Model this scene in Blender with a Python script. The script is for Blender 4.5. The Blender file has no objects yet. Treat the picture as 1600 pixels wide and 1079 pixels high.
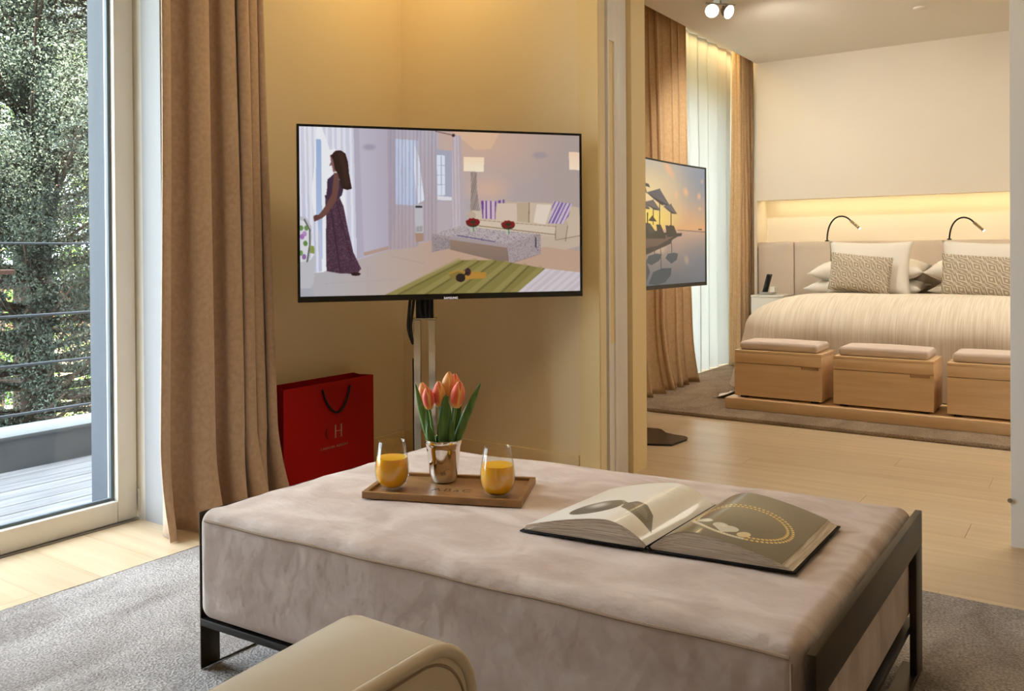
import bpy, bmesh, math, random
import numpy as np
from mathutils import Vector, Matrix

random.seed(7)
RNG = np.random.default_rng(7)
S = bpy.context.scene
COL = S.collection
PI = math.pi

# ------------------------------------------------------------------ camera
F_PX, CY_PX = 1351.27, 401.15
YAW, PITCH, ROLL = -0.600644, -0.006676, -0.0070145


def cam_axes():
    cy, sy = math.cos(YAW), math.sin(YAW)
    f = Vector((sy * math.cos(PITCH), cy * math.cos(PITCH), math.sin(PITCH)))
    r = Vector((cy, -sy, 0))
    u = r.cross(f)
    return r * math.cos(ROLL) + u * math.sin(ROLL), u * math.cos(ROLL) - r * math.sin(ROLL), f


cd = bpy.data.cameras.new('camera')
cam = bpy.data.objects.new('camera', cd)
COL.objects.link(cam)
_r, _u, _f = cam_axes()
cam.matrix_world = Matrix(((_r.x, _u.x, -_f.x, 0), (_r.y, _u.y, -_f.y, 0), (_r.z, _u.z, -_f.z, 1.0), (0, 0, 0, 1)))
cd.sensor_width = 36
cd.lens = F_PX * 36 / 1600
cd.shift_y = (CY_PX - 539.5) / 1600
cd.clip_start = 0.02
S.camera = cam

# ------------------------------------------------------------------ light and exposure
S.view_settings.view_transform = 'Standard'
S.view_settings.look = 'None'
S.view_settings.gamma = 1
S.view_settings.use_curve_mapping = False
S.view_settings.exposure = 0.0
try:
    S.cycles.use_denoising = True
    S.cycles.max_bounces = 10
    S.cycles.diffuse_bounces = 5
    S.cycles.transparent_max_bounces = 16
    S.cycles.caustics_reflective = False
    S.cycles.caustics_refractive = False
except Exception:
    pass

SKY = 12.0
w = bpy.data.worlds.new('sky')
S.world = w
w.use_nodes = True
bg = w.node_tree.nodes['Background']
bg.inputs[0].default_value = (0.82, 0.91, 1.0, 1)
bg.inputs[1].default_value = SKY


def add_light(name, kind, loc, energy, color, direction=None, size=None, size_y=None, **kw):
    d = bpy.data.lights.new(name, kind)
    d.energy = energy
    d.color = color
    if kind == 'AREA':
        d.shape = 'RECTANGLE'
        d.size = size
        d.size_y = size_y or size
    for k, v in kw.items():
        setattr(d, k, v)
    o = bpy.data.objects.new(name, d)
    COL.objects.link(o)
    o.location = loc
    if direction is not None:
        o.rotation_euler = Vector(direction).to_track_quat('-Z', 'Y').to_euler()
    return o


WARM = (1.0, 0.76, 0.48)
GOLD = (1.0, 0.68, 0.26)
add_light('sun', 'SUN', (0, 0, 8), 62.0, (1.0, 0.92, 0.78), (-0.75, 0.12, -0.85), angle=0.02)
# added unseen area fills that brighten the living room
add_light('living_fill_overhead', 'AREA', (-1.1, 2.0, 2.62), 18, (1.0, 0.80, 0.55), (-0.15, 0.1, -1), 1.0, 1.0)
add_light('living_fill_rear', 'AREA', (0.9, -0.9, 2.6), 6, (1.0, 0.84, 0.64), (-0.15, 0.35, -1), 1.2)
# ceiling cove in the corner above the television
add_light('corner_cove_lamp', 'AREA', (-2.45, 2.85, 2.63), 7, GOLD, (-0.15, 0.2, -1), 0.7, 0.5)
# bedroom: niche strip, curtain slot strip, spotlights; daylight comes through the window itself
add_light('niche_strip_lamp', 'AREA', (-0.4, 7.44, 1.44), 7, (1.0, 0.80, 0.42), (0, 0.15, -1), 4.0, 0.04)
add_light('curtain_slot_lamp', 'AREA', (-2.655, 6.1, 2.735), 12, (1.0, 0.76, 0.36), (0.0, 0, -1), 0.05, 3.0)
add_light('bedroom_spot_lamp', 'SPOT', (-1.98, 5.26, 2.44), 92, (1.0, 0.94, 0.83), (0.4, 0.9, -1), spot_size=2.6, spot_blend=0.8, shadow_soft_size=0.05)
add_light('bedroom_area_fill', 'AREA', (0.2, 5.2, 2.55), 56, (1.0, 0.93, 0.80), (-0.2, 0, -1), 1.4)  # broad unseen area fill that brightens bed and walls, no fixture

# ------------------------------------------------------------------ materials


def lin(c):
    c = c / 255.0
    return c / 12.92 if c <= 0.04045 else ((c + 0.055) / 1.055) ** 2.4


def rgb(r, g, b):
    return (lin(r), lin(g), lin(b), 1)


def new_mat(name):
    m = bpy.data.materials.new(name)
    m.use_nodes = True
    nt = m.node_tree
    p = nt.nodes['Principled BSDF']
    return m, nt, p


def mat(name, col, rough=0.5, metal=0.0, col2=None, nscale=8.0, stretch=(1, 1, 1), detail=4, bump=0.0, bscale=None,
        sheen=0.0, spec=0.5, coat=0.0, random_amt=0.0, contrast=(0.35, 0.65), coord='Object', bstretch=None, trans=0.0):
    m, nt, p = new_mat(name)
    N, L = nt.nodes, nt.links
    p.inputs['Base Color'].default_value = rgb(*col)
    p.inputs['Roughness'].default_value = rough
    p.inputs['Metallic'].default_value = metal
    p.inputs['Specular IOR Level'].default_value = spec
    p.inputs['Sheen Weight'].default_value = sheen
    p.inputs['Coat Weight'].default_value = coat
    tc = N.new('ShaderNodeTexCoord')
    outc = None
    if col2 is not None:
        mp = N.new('ShaderNodeMapping')
        mp.inputs['Scale'].default_value = stretch
        L.new(tc.outputs[coord], mp.inputs[0])
        nz = N.new('ShaderNodeTexNoise')
        nz.inputs['Scale'].default_value = nscale
        nz.inputs['Detail'].default_value = detail
        L.new(mp.outputs[0], nz.inputs['Vector'])
        cr = N.new('ShaderNodeValToRGB')
        cr.color_ramp.elements[0].position = contrast[0]
        cr.color_ramp.elements[1].position = contrast[1]
        cr.color_ramp.elements[0].color = rgb(*col)
        cr.color_ramp.elements[1].color = rgb(*col2)
        L.new(nz.outputs[0], cr.inputs[0])
        outc = cr.outputs[0]
        if random_amt:
            oi = N.new('ShaderNodeObjectInfo')
            vm = N.new('ShaderNodeVectorMath')
            vm.operation = 'MULTIPLY_ADD'
            vm.inputs[1].default_value = (37, 19, 7)
            L.new(oi.outputs['Random'], vm.inputs[0])
            L.new(tc.outputs[coord], vm.inputs[2])
            L.new(vm.outputs[0], mp.inputs[0])
            hsv = N.new('ShaderNodeHueSaturation')
            mr = N.new('ShaderNodeMapRange')
            mr.inputs[3].default_value = 1 - random_amt
            mr.inputs[4].default_value = 1 + random_amt
            L.new(oi.outputs['Random'], mr.inputs[0])
            L.new(mr.outputs[0], hsv.inputs['Value'])
            L.new(outc, hsv.inputs['Color'])
            outc = hsv.outputs[0]
        L.new(outc, p.inputs['Base Color'])
    if bump:
        mb_ = N.new('ShaderNodeMapping')
        mb_.inputs['Scale'].default_value = bstretch or stretch
        L.new(tc.outputs[coord], mb_.inputs[0])
        nb = N.new('ShaderNodeTexNoise')
        nb.inputs['Scale'].default_value = bscale or nscale * 4
        nb.inputs['Detail'].default_value = 3
        L.new(mb_.outputs[0], nb.inputs['Vector'])
        bp = N.new('ShaderNodeBump')
        bp.inputs['Strength'].default_value = bump
        bp.inputs['Distance'].default_value = 0.01
        L.new(nb.outputs[0], bp.inputs['Height'])
        L.new(bp.outputs[0], p.inputs['Normal'])
    return m


def emit_mat(name, col, strength):
    m, nt, p = new_mat(name)
    p.inputs['Base Color'].default_value = (0.8, 0.8, 0.8, 1)
    p.inputs['Emission Color'].default_value = col
    p.inputs['Emission Strength'].default_value = strength
    return m


def pane_mat(name, tint=(0.96, 0.98, 0.98, 1), refl=0.9):
    m = bpy.data.materials.new(name)
    m.use_nodes = True
    nt = m.node_tree
    N, L = nt.nodes, nt.links
    N.remove(N['Principled BSDF'])
    t = N.new('ShaderNodeBsdfTransparent')
    t.inputs[0].default_value = tint
    g = N.new('ShaderNodeBsdfGlossy')
    g.inputs['Roughness'].default_value = 0.01
    lw = N.new('ShaderNodeLayerWeight')
    lw.inputs[0].default_value = 0.5
    pw = N.new('ShaderNodeMath')
    pw.operation = 'POWER'
    pw.inputs[1].default_value = 4.0
    L.new(lw.outputs['Facing'], pw.inputs[0])
    mul = N.new('ShaderNodeMath')
    mul.operation = 'MULTIPLY_ADD'
    mul.inputs[1].default_value = 0.6 * refl
    mul.inputs[2].default_value = 0.035 * refl
    L.new(pw.outputs[0], mul.inputs[0])
    mx = N.new('ShaderNodeMixShader')
    L.new(mul.outputs[0], mx.inputs[0])
    L.new(t.outputs[0], mx.inputs[1])
    L.new(g.outputs[0], mx.inputs[2])
    L.new(mx.outputs[0], N['Material Output'].inputs[0])
    return m


def sheer_mat(name):
    m = bpy.data.materials.new(name)
    m.use_nodes = True
    nt = m.node_tree
    N, L = nt.nodes, nt.links
    N.remove(N['Principled BSDF'])
    d = N.new('ShaderNodeBsdfDiffuse')
    d.inputs[0].default_value = rgb(235, 232, 222)
    tl = N.new('ShaderNodeBsdfTranslucent')
    tl.inputs[0].default_value = rgb(146, 149, 148)
    tr = N.new('ShaderNodeBsdfTransparent')
    a = N.new('ShaderNodeMixShader')
    a.inputs[0].default_value = 0.55
    L.new(d.outputs[0], a.inputs[1])
    L.new(tl.outputs[0], a.inputs[2])
    b = N.new('ShaderNodeMixShader')
    b.inputs[0].default_value = 0.07
    L.new(a.outputs[0], b.inputs[1])
    L.new(tr.outputs[0], b.inputs[2])
    L.new(b.outputs[0], N['Material Output'].inputs[0])
    return m


def image_mat(name, arr, emission=0.0, rough=0.4, coat=0.0):
    """arr: H x W x 3 sRGB 0..1 painted by this script, row 0 at the top"""
    h, wd = arr.shape[:2]
    im = bpy.data.images.new(name, wd, h)
    px = np.ones((h, wd, 4), np.float32)
    px[..., :3] = np.clip(arr[::-1], 0, 1)
    im.pixels.foreach_set(px.ravel())
    im.update()
    im.pack()
    m, nt, p = new_mat(name)
    t = nt.nodes.new('ShaderNodeTexImage')
    t.image = im
    t.extension = 'EXTEND'
    p.inputs['Roughness'].default_value = rough
    p.inputs['Coat Weight'].default_value = coat
    if emission:
        p.inputs['Base Color'].default_value = (0.01, 0.01, 0.01, 1)
        nt.links.new(t.outputs[0], p.inputs['Emission Color'])
        p.inputs['Emission Strength'].default_value = emission
    else:
        nt.links.new(t.outputs[0], p.inputs['Base Color'])
    return m


M = {}
M['wall'] = mat('cream_plaster', (226, 208, 172), 0.8, bump=0.03, bscale=60, col2=(229, 212, 178), nscale=1.5)
M['wall_bed'] = mat('ivory_plaster', (230, 221, 206), 0.8, bump=0.03, bscale=60, col2=(233, 224, 210), nscale=1.5)
M['ceiling'] = mat('white_ceiling', (232, 226, 216), 0.85)
M['white_paint'] = mat('white_lacquer', (226, 222, 214), 0.4)
M['door_white'] = mat('satin_white_door', (222, 218, 214), 0.45)
M['jamb'] = mat('cream_lacquer', (228, 206, 156), 0.5)
M['base_trim'] = mat('cream_skirting', (216, 196, 156), 0.5)
M['oak_floor'] = mat('pale_oak_boards', (203, 178, 145), 0.30, col2=(214, 192, 161), nscale=3, stretch=(0.5, 9, 1), detail=6,
                     random_amt=0.05, bump=0.02, bscale=30, coat=0.15, spec=0.4)
M['oak_gap'] = mat('oak_joint', (196, 168, 128), 0.6)
M['oak'] = mat('light_oak_veneer', (212, 176, 132), 0.42, col2=(222, 190, 148), nscale=4, stretch=(0.6, 6, 9), detail=6, random_amt=0.02)
M['curtain'] = mat('taupe_velvet', (184, 154, 126), 0.85, col2=(196, 166, 138), nscale=60, sheen=0.35, bump=0.1, bscale=500)
M['curtain_bed'] = mat('tan_velvet', (192, 158, 114), 0.85, col2=(202, 168, 126), nscale=60, sheen=0.3, bump=0.1, bscale=500)
M['sheer'] = sheer_mat('white_voile')
M['suede'] = mat('beige_suede', (186, 165, 154), 0.9, col2=(212, 196, 188), nscale=5.5, detail=10, sheen=0.15, bump=0.45, bscale=26, contrast=(0.36, 0.64), stretch=(1, 1.8, 1))
M['suede'].node_tree.nodes['Noise Texture'].inputs['Distortion'].default_value = 0.8
M['suede_dark'] = mat('beige_suede_piping', (164, 142, 124), 0.9)
M['arm_suede'] = mat('sand_nubuck', (212, 195, 170), 0.75, col2=(220, 204, 180), nscale=5, sheen=0.25, bump=0.1, bscale=40)
M['bronze'] = mat('dark_bronze_metal', (52, 43, 33), 0.42, 0.6, col2=(66, 55, 41), nscale=14)
M['black_metal'] = mat('black_metal', (16, 14, 13), 0.4, 0.3)
M['black_plastic'] = mat('black_gloss_plastic', (10, 10, 11), 0.25)
M['cable'] = mat('black_rubber', (14, 12, 12), 0.55)
M['chrome'] = mat('polished_chrome', (186, 174, 152), 0.16, 1.0)
M['silver'] = mat('polished_silver', (222, 218, 212), 0.06, 1.0)
M['steel'] = mat('brushed_steel', (190, 190, 188), 0.3, 1.0)
M['red_paper'] = mat('red_card', (166, 0, 4), 0.55, coat=0.0, spec=0.25)
M['silver_print'] = mat('silver_foil', (205, 190, 180), 0.35, 0.6)
M['dark_print'] = mat('dark_red_foil', (36, 2, 4), 0.4, 0.3)
M['rope'] = mat('black_cord', (20, 10, 12), 0.8, bump=0.4, bscale=300)
M['tray_wood'] = mat('honey_oak_tray', (140, 102, 60), 0.4, col2=(160, 118, 72), nscale=8, stretch=(1, 6, 1), detail=6)
M['engrave'] = mat('engraved_dark', (80, 52, 30), 0.7)
M['glass'] = pane_mat('clear_glass', (0.97, 0.97, 0.96, 1), 1.1)
M['pane'] = pane_mat('window_glass', (0.95, 0.98, 0.98, 1), 0.6)
M['gasket'] = mat('grey_gasket', (92, 104, 112), 0.6)
M['petal_pink'] = mat('tulip_petal', (222, 84, 62), 0.55, col2=(236, 128, 92), nscale=14, stretch=(1, 1, 0.25), detail=3, sheen=0.2)
M['petal_red'] = mat('tulip_petal_red', (212, 62, 40), 0.55, col2=(232, 104, 58), nscale=14, stretch=(1, 1, 0.25), detail=3, sheen=0.2)
M['petal_yellow'] = mat('tulip_petal_edge', (228, 112, 78), 0.55, col2=(240, 200, 110), nscale=16, stretch=(1, 1, 0.25), detail=3, sheen=0.2)
for _k in ('petal_pink', 'petal_red', 'petal_yellow'):
    _nt = M[_k].node_tree
    _p = _nt.nodes['Principled BSDF']
    _src = _p.inputs['Base Color'].links[0].from_socket
    _tc = _nt.nodes['Texture Coordinate']
    _sx = _nt.nodes.new('ShaderNodeSeparateXYZ')
    _nt.links.new(_tc.outputs['UV'], _sx.inputs[0])
    _a = _nt.nodes.new('ShaderNodeMath')
    _a.operation = 'SUBTRACT'
    _a.inputs[1].default_value = 0.5
    _nt.links.new(_sx.outputs[0], _a.inputs[0])
    _b = _nt.nodes.new('ShaderNodeMath')
    _b.operation = 'ABSOLUTE'
    _nt.links.new(_a.outputs[0], _b.inputs[0])
    _c = _nt.nodes.new('ShaderNodeMapRange')
    _c.inputs[1].default_value = 0.30
    _c.inputs[2].default_value = 0.50
    _nt.links.new(_b.outputs[0], _c.inputs[0])
    _d = _nt.nodes.new('ShaderNodeMapRange')
    _d.inputs[1].default_value = 0.22
    _d.inputs[2].default_value = 0.0
    _nt.links.new(_sx.outputs[1], _d.inputs[0])
    _e = _nt.nodes.new('ShaderNodeMath')
    _e.operation = 'MAXIMUM'
    _nt.links.new(_c.outputs[0], _e.inputs[0])
    _nt.links.new(_d.outputs[0], _e.inputs[1])
    _m = _nt.nodes.new('ShaderNodeMix')
    _m.data_type = 'RGBA'
    _nt.links.new(_e.outputs[0], _m.inputs[0])
    _nt.links.new(_src, _m.inputs[6])
    _m.inputs[7].default_value = rgb(244, 196, 96)
    _nt.links.new(_m.outputs[2], _p.inputs['Base Color'])
M['stem'] = mat('tulip_stem', (104, 140, 70), 0.5)
M['leaf'] = mat('tulip_leaf', (58, 96, 40), 0.42, col2=(92, 132, 62), nscale=30, stretch=(4, 4, 0.3))
M['paper'] = mat('page_paper', (222, 212, 196), 0.6)
M['page_edge'] = mat('page_block', (228, 216, 200), 0.7, col2=(186, 168, 150), nscale=60, stretch=(0.15, 0.15, 9), detail=2)
M['cover'] = mat('black_book_cloth', (22, 16, 15), 0.8, spec=0.2)
M['rug'] = None
M['bed_rug'] = mat('taupe_wool_pile', (132, 108, 86), 0.95, col2=(160, 134, 108), nscale=80, detail=8, bump=0.9, bscale=200, contrast=(0.3, 0.7))
M['headboard'] = mat('taupe_leather', (208, 190, 172), 0.55, col2=(213, 196, 178), nscale=3)
M['linen'] = mat('white_cotton', (236, 230, 220), 0.85, bump=0.15, bscale=14)
M['seat_pad'] = mat('mauve_linen', (204, 186, 172), 0.9, col2=(212, 194, 180), nscale=200, bump=0.15, bscale=20)
M['spread'] = mat('striated_bedspread', (212, 197, 176), 0.9, col2=(230, 219, 202), nscale=150, stretch=(1, 0.03, 0.03), detail=5, bump=0.12, bscale=60, bstretch=(1, 0.04, 0.04))
M['deck'] = mat('weathered_deck', (104, 101, 103), 0.6, col2=(128, 125, 127), nscale=5, stretch=(6, 0.6, 1), detail=5, random_amt=0.05)
M['concrete'] = mat('grey_render', (122, 123, 126), 0.85, col2=(130, 131, 134), nscale=5)
M['cap'] = mat('pale_stone_cap', (120, 122, 122), 0.8)
M['rod'] = mat('grey_painted_rod', (96, 98, 102), 0.45, 0.4)
M['reveal'] = mat('grey_white_reveal', (168, 168, 172), 0.8)
M['exterior'] = mat('pale_blue_render', (82, 86, 94), 0.9)
M['foliage'] = mat('cypress_foliage', (30, 40, 34), 0.7, col2=(76, 86, 70), nscale=2.6, detail=8, contrast=(0.38, 0.66))
M['light_foliage'] = mat('bright_leaves', (96, 140, 50), 0.6, col2=(150, 180, 80), nscale=3)
M['bark'] = mat('brown_bark', (70, 54, 44), 0.9)
M['brown_wood'] = mat('brown_handrail', (130, 92, 74), 0.6)
M['peach'] = mat('peach_render', (222, 188, 150), 0.9)
M['terracotta'] = mat('terracotta_roof', (170, 98, 62), 0.9)
M['dark_window'] = mat('dark_window', (60, 64, 70), 0.3)
M['ground'] = mat('garden_ground', (96, 104, 70), 0.95, col2=(130, 124, 96), nscale=1.0)
M['lamp_face'] = emit_mat('lit_lamp_face', (1.0, 0.93, 0.80, 1), 14)
M['led_tip'] = emit_mat('lit_led', (1.0, 0.93, 0.82, 1), 4)
M['logo_glow'] = emit_mat('lit_logo', (0.9, 0.85, 0.9, 1), 0.8)


def juice_mat():
    m, nt, p = new_mat('orange_juice')
    p.inputs['Base Color'].default_value = rgb(255, 186, 8)
    p.inputs['Roughness'].default_value = 0.25
    p.inputs['Subsurface Weight'].default_value = 0.5
    p.inputs['Subsurface Radius'].default_value = (0.03, 0.014, 0.003)
    p.inputs['Subsurface Scale'].default_value = 0.6
    return m


M['juice'] = juice_mat()


def deco_mat():
    """woven greek-key like cushion cloth: pale lines on taupe"""
    m, nt, p = new_mat('key_pattern_weave')
    N, L = nt.nodes, nt.links
    tc = N.new('ShaderNodeTexCoord')
    mp = N.new('ShaderNodeMapping')
    mp.inputs['Scale'].default_value = (1, 1, 1)
    L.new(tc.outputs['UV'], mp.inputs[0])
    mp.inputs['Scale'].default_value = (5.5, 3.6, 1)
    fr = N.new('ShaderNodeVectorMath')
    fr.operation = 'FRACTION'
    L.new(mp.outputs[0], fr.inputs[0])
    sb = N.new('ShaderNodeVectorMath')
    sb.operation = 'SUBTRACT'
    sb.inputs[1].default_value = (0.5, 0.5, 0.5)
    L.new(fr.outputs[0], sb.inputs[0])
    ab = N.new('ShaderNodeVectorMath')
    ab.operation = 'ABSOLUTE'
    L.new(sb.outputs[0], ab.inputs[0])
    sx = N.new('ShaderNodeSeparateXYZ')
    L.new(ab.outputs[0], sx.inputs[0])
    sg = N.new('ShaderNodeSeparateXYZ')
    L.new(sb.outputs[0], sg.inputs[0])
    mxm = N.new('ShaderNodeMath')
    mxm.operation = 'MAXIMUM'
    L.new(sx.outputs[0], mxm.inputs[0])
    L.new(sx.outputs[1], mxm.inputs[1])
    pr = N.new('ShaderNodeMath')           # a break in the rings, so that they read as keys
    pr.operation = 'MULTIPLY'
    L.new(sg.outputs[0], pr.inputs[0])
    L.new(sg.outputs[1], pr.inputs[1])
    ad = N.new('ShaderNodeMath')
    ad.operation = 'MULTIPLY_ADD'
    ad.inputs[1].default_value = 0.9
    L.new(pr.outputs[0], ad.inputs[0])
    L.new(mxm.outputs[0], ad.inputs[2])
    ml = N.new('ShaderNodeMath')
    ml.operation = 'MULTIPLY'
    ml.inputs[1].default_value = 2 * PI * 5.0
    L.new(ad.outputs[0], ml.inputs[0])
    sn = N.new('ShaderNodeMath')
    sn.operation = 'SINE'
    L.new(ml.outputs[0], sn.inputs[0])
    tot = sn.outputs[0]
    cr = N.new('ShaderNodeValToRGB')
    cr.color_ramp.elements[0].color = rgb(166, 152, 130)
    cr.color_ramp.elements[1].color = rgb(216, 206, 188)
    cr.color_ramp.elements[0].position = 0.1
    cr.color_ramp.elements[1].position = 0.6
    L.new(tot, cr.inputs[0])
    L.new(cr.outputs[0], p.inputs['Base Color'])
    p.inputs['Roughness'].default_value = 0.9
    bp = N.new('ShaderNodeBump')
    bp.inputs['Strength'].default_value = 0.3
    bp.inputs['Distance'].default_value = 0.004
    L.new(tot, bp.inputs['Height'])
    L.new(bp.outputs[0], p.inputs['Normal'])
    return m


M['deco'] = deco_mat()


def pile_mat(name, lo, hi, dark, light):
    """wool pile: broad brushed patches times fine tuft speckle"""
    m, nt, p = new_mat(name)
    N, L = nt.nodes, nt.links
    tc = N.new('ShaderNodeTexCoord')
    mp = N.new('ShaderNodeMapping')
    mp.inputs['Scale'].default_value = (1.0, 0.5, 1)
    mp.inputs['Rotation'].default_value = (0, 0, 0.5)
    L.new(tc.outputs['Object'], mp.inputs[0])
    n1 = N.new('ShaderNodeTexNoise')
    n1.inputs['Scale'].default_value = 5.0
    n1.inputs['Detail'].default_value = 6
    n1.inputs['Distortion'].default_value = 1.0
    L.new(mp.outputs[0], n1.inputs['Vector'])
    r1 = N.new('ShaderNodeValToRGB')
    r1.color_ramp.elements[0].position = 0.36
    r1.color_ramp.elements[1].position = 0.64
    r1.color_ramp.elements[0].color = rgb(*lo)
    r1.color_ramp.elements[1].color = rgb(*hi)
    L.new(n1.outputs[0], r1.inputs[0])
    n2 = N.new('ShaderNodeTexNoise')
    n2.inputs['Scale'].default_value = 160
    n2.inputs['Detail'].default_value = 2
    L.new(tc.outputs['Object'], n2.inputs['Vector'])
    mr = N.new('ShaderNodeMapRange')
    mr.inputs[1].default_value = 0.3
    mr.inputs[2].default_value = 0.7
    mr.inputs[3].default_value = dark
    mr.inputs[4].default_value = light
    L.new(n2.outputs[0], mr.inputs[0])
    mx = N.new('ShaderNodeMix')
    mx.data_type = 'RGBA'
    mx.blend_type = 'MULTIPLY'
    mx.inputs[0].default_value = 1
    L.new(r1.outputs[0], mx.inputs[6])
    L.new(mr.outputs[0], mx.inputs[7])
    L.new(mx.outputs[2], p.inputs['Base Color'])
    p.inputs['Roughness'].default_value = 0.95
    p.inputs['Specular IOR Level'].default_value = 0.1
    bp = N.new('ShaderNodeBump')
    bp.inputs['Strength'].default_value = 0.8
    bp.inputs['Distance'].default_value = 0.01
    L.new(n2.outputs[0], bp.inputs['Height'])
    L.new(bp.outputs[0], p.inputs['Normal'])
    return m


M['rug'] = pile_mat('grey_wool_pile', (156, 147, 143), (190, 183, 180), 0.62, 1.25)
M['bed_rug'] = pile_mat('taupe_wool_pile', (140, 120, 100), (162, 142, 120), 0.65, 1.2)

# ------------------------------------------------------------------ building helpers


def origin_of(o):
    v = Vector((0, 0, 0))
    while o is not None:
        v += o.location
        o = o.parent
    return v


def empty(name, loc, label=None, cat=None, group=None, kind=None):
    o = bpy.data.objects.new(name, None)
    COL.objects.link(o)
    o.location = loc
    return tag(o, label, cat, group, kind)


def tag(o, label=None, cat=None, group=None, kind=None):
    if label:
        o['label'] = label
    if cat:
        o['category'] = cat
    if group:
        o['group'] = group
    if kind:
        o['kind'] = kind
    return o


class MB:
    def __init__(self):
        self.bm = bmesh.new()
        self.uv = None

    def box(self, lo, hi, bevel=0.0, seg=2):
        lo, hi = Vector(lo), Vector(hi)
        r = bmesh.ops.create_cube(self.bm, size=1)
        for v in r['verts']:
            v.co = Vector(((v.co.x + .5) * (hi.x - lo.x) + lo.x, (v.co.y + .5) * (hi.y - lo.y) + lo.y, (v.co.z + .5) * (hi.z - lo.z) + lo.z))
        if bevel:
            es = list({e for v in r['verts'] for e in v.link_edges})
            bmesh.ops.bevel(self.bm, geom=es, offset=bevel, segments=seg, profile=0.5, affect='EDGES')
        return self

    def prism(self, pts, axis, a, b):
        """pts: 2D outline; extruded along axis from a to b"""
        def P(p, t):
            if axis == 'x':
                return (t, p[0], p[1])
            if axis == 'y':
                return (p[0], t, p[1])
            return (p[0], p[1], t)
        va = [self.bm.verts.new(P(p, a)) for p in pts]
        vb = [self.bm.verts.new(P(p, b)) for p in pts]
        n = len(pts)
        self.bm.faces.new(va)
        self.bm.faces.new(vb[::-1])
        for i in range(n):
            self.bm.faces.new((va[i], vb[i], vb[(i + 1) % n], va[(i + 1) % n]))
        return self

    def tube(self, pts, r, seg=10, caps=True):
        pts = [Vector(p) for p in pts]
        rad = r if isinstance(r, (list, tuple)) else [r] * len(pts)
        rings = []
        up = None
        for i, p in enumerate(pts):
            t = (pts[min(i + 1, len(pts) - 1)] - pts[max(i - 1, 0)]).normalized()
            if up is None:
                up = Vector((0, 0, 1)) if abs(t.z) < 0.9 else Vector((1, 0, 0))
            s = t.cross(up).normalized()
            up = s.cross(t).normalized()
            rings.append([self.bm.verts.new(p + (s * math.cos(a) + up * math.sin(a)) * rad[i]) for a in [2 * PI * k / seg for k in range(seg)]])
        for a, b in zip(rings, rings[1:]):
            for k in range(seg):
                self.bm.faces.new((a[k], a[(k + 1) % seg], b[(k + 1) % seg], b[k]))
        if caps:
            self.bm.faces.new(rings[0][::-1])
            self.bm.faces.new(rings[-1])
        return self

    def lathe(self, prof, c=(0, 0, 0), seg=32, close=False):
        c = Vector(c)
        rings = []
        for (r, z) in prof:
            if r < 1e-6:
                rings.append([self.bm.verts.new(c + Vector((0, 0, z)))])
            else:
                rings.append([self.bm.verts.new(c + Vector((r * math.cos(2 * PI * k / seg), r * math.sin(2 * PI * k / seg), z))) for k in range(seg)])
        for a, b in zip(rings, rings[1:]):
            for k in range(seg):
                k2 = (k + 1) % seg
                if len(a) == 1 and len(b) == 1:
                    continue
                if len(a) == 1:
                    self.bm.faces.new((a[0], b[k2], b[k]))
                elif len(b) == 1:
                    self.bm.faces.new((a[k], a[k2], b[0]))
                else:
                    self.bm.faces.new((a[k], a[k2], b[k2], b[k]))
        return self

    def grid(self, fn, nu, nv, uv=False):
        vs = [[self.bm.verts.new(fn(i / nu, j / nv)) for j in range(nv + 1)] for i in range(nu + 1)]
        if uv and self.uv is None:
            self.uv = self.bm.loops.layers.uv.new('UVMap')
        for i in range(nu):
            for j in range(nv):
                f = self.bm.faces.new((vs[i][j], vs[i + 1][j], vs[i + 1][j + 1], vs[i][j + 1]))
                if uv:
                    for l, (a, b) in zip(f.loops, ((i, j), (i + 1, j), (i + 1, j + 1), (i, j + 1))):
                        l[self.uv].uv = (a / nu, b / nv)
        return vs

    def rbox(self, lo, hi, r, n=(16, 16, 6), fn=None):
        """dense box with round edges; fn(Vector)->Vector moves each vertex last"""
        lo, hi = Vector(lo), Vector(hi)
        start = len(self.bm.verts)
        c, h = (lo + hi) / 2, (hi - lo) / 2

        def place(p):
            inner = Vector([max(-(h[i] - r), min(h[i] - r, p[i])) for i in range(3)])
            d = p - inner
            if d.length > 1e-9:
                p = inner + d.normalized() * r
            p = p + c
            return fn(p) if fn else p

        def sm(t, k):  # put rows at the rounding
            e = min(0.45, 1.0 * r / h[k])
            return t
        for ax in range(3):
            a, b = [(1, 2), (0, 2), (0, 1)][ax]
            for s in (-1, 1):
                def f(u, v, ax=ax, a=a, b=b, s=s):
                    p = Vector((0, 0, 0))
                    p[ax] = s * h[ax]
                    p[a] = self._warp(u, r / h[a]) * h[a]
                    p[b] = self._warp(v, r / h[b]) * h[b]
                    return place(p)
                self.grid(f, n[a], n[b])
        bmesh.ops.remove_doubles(self.bm, verts=list(self.bm.verts)[start:], dist=1e-5)
        return self

    @staticmethod
    def _warp(u, e):
        t = 2 * u - 1
        # more rows near the rounded edge
        e = min(0.9, e)
        s = 1 if t >= 0 else -1
        t = abs(t)
        k = 0.55
        if t < k:
            return s * t / k * (1 - e)
        return s * ((1 - e) + e * (t - k) / (1 - k))

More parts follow.
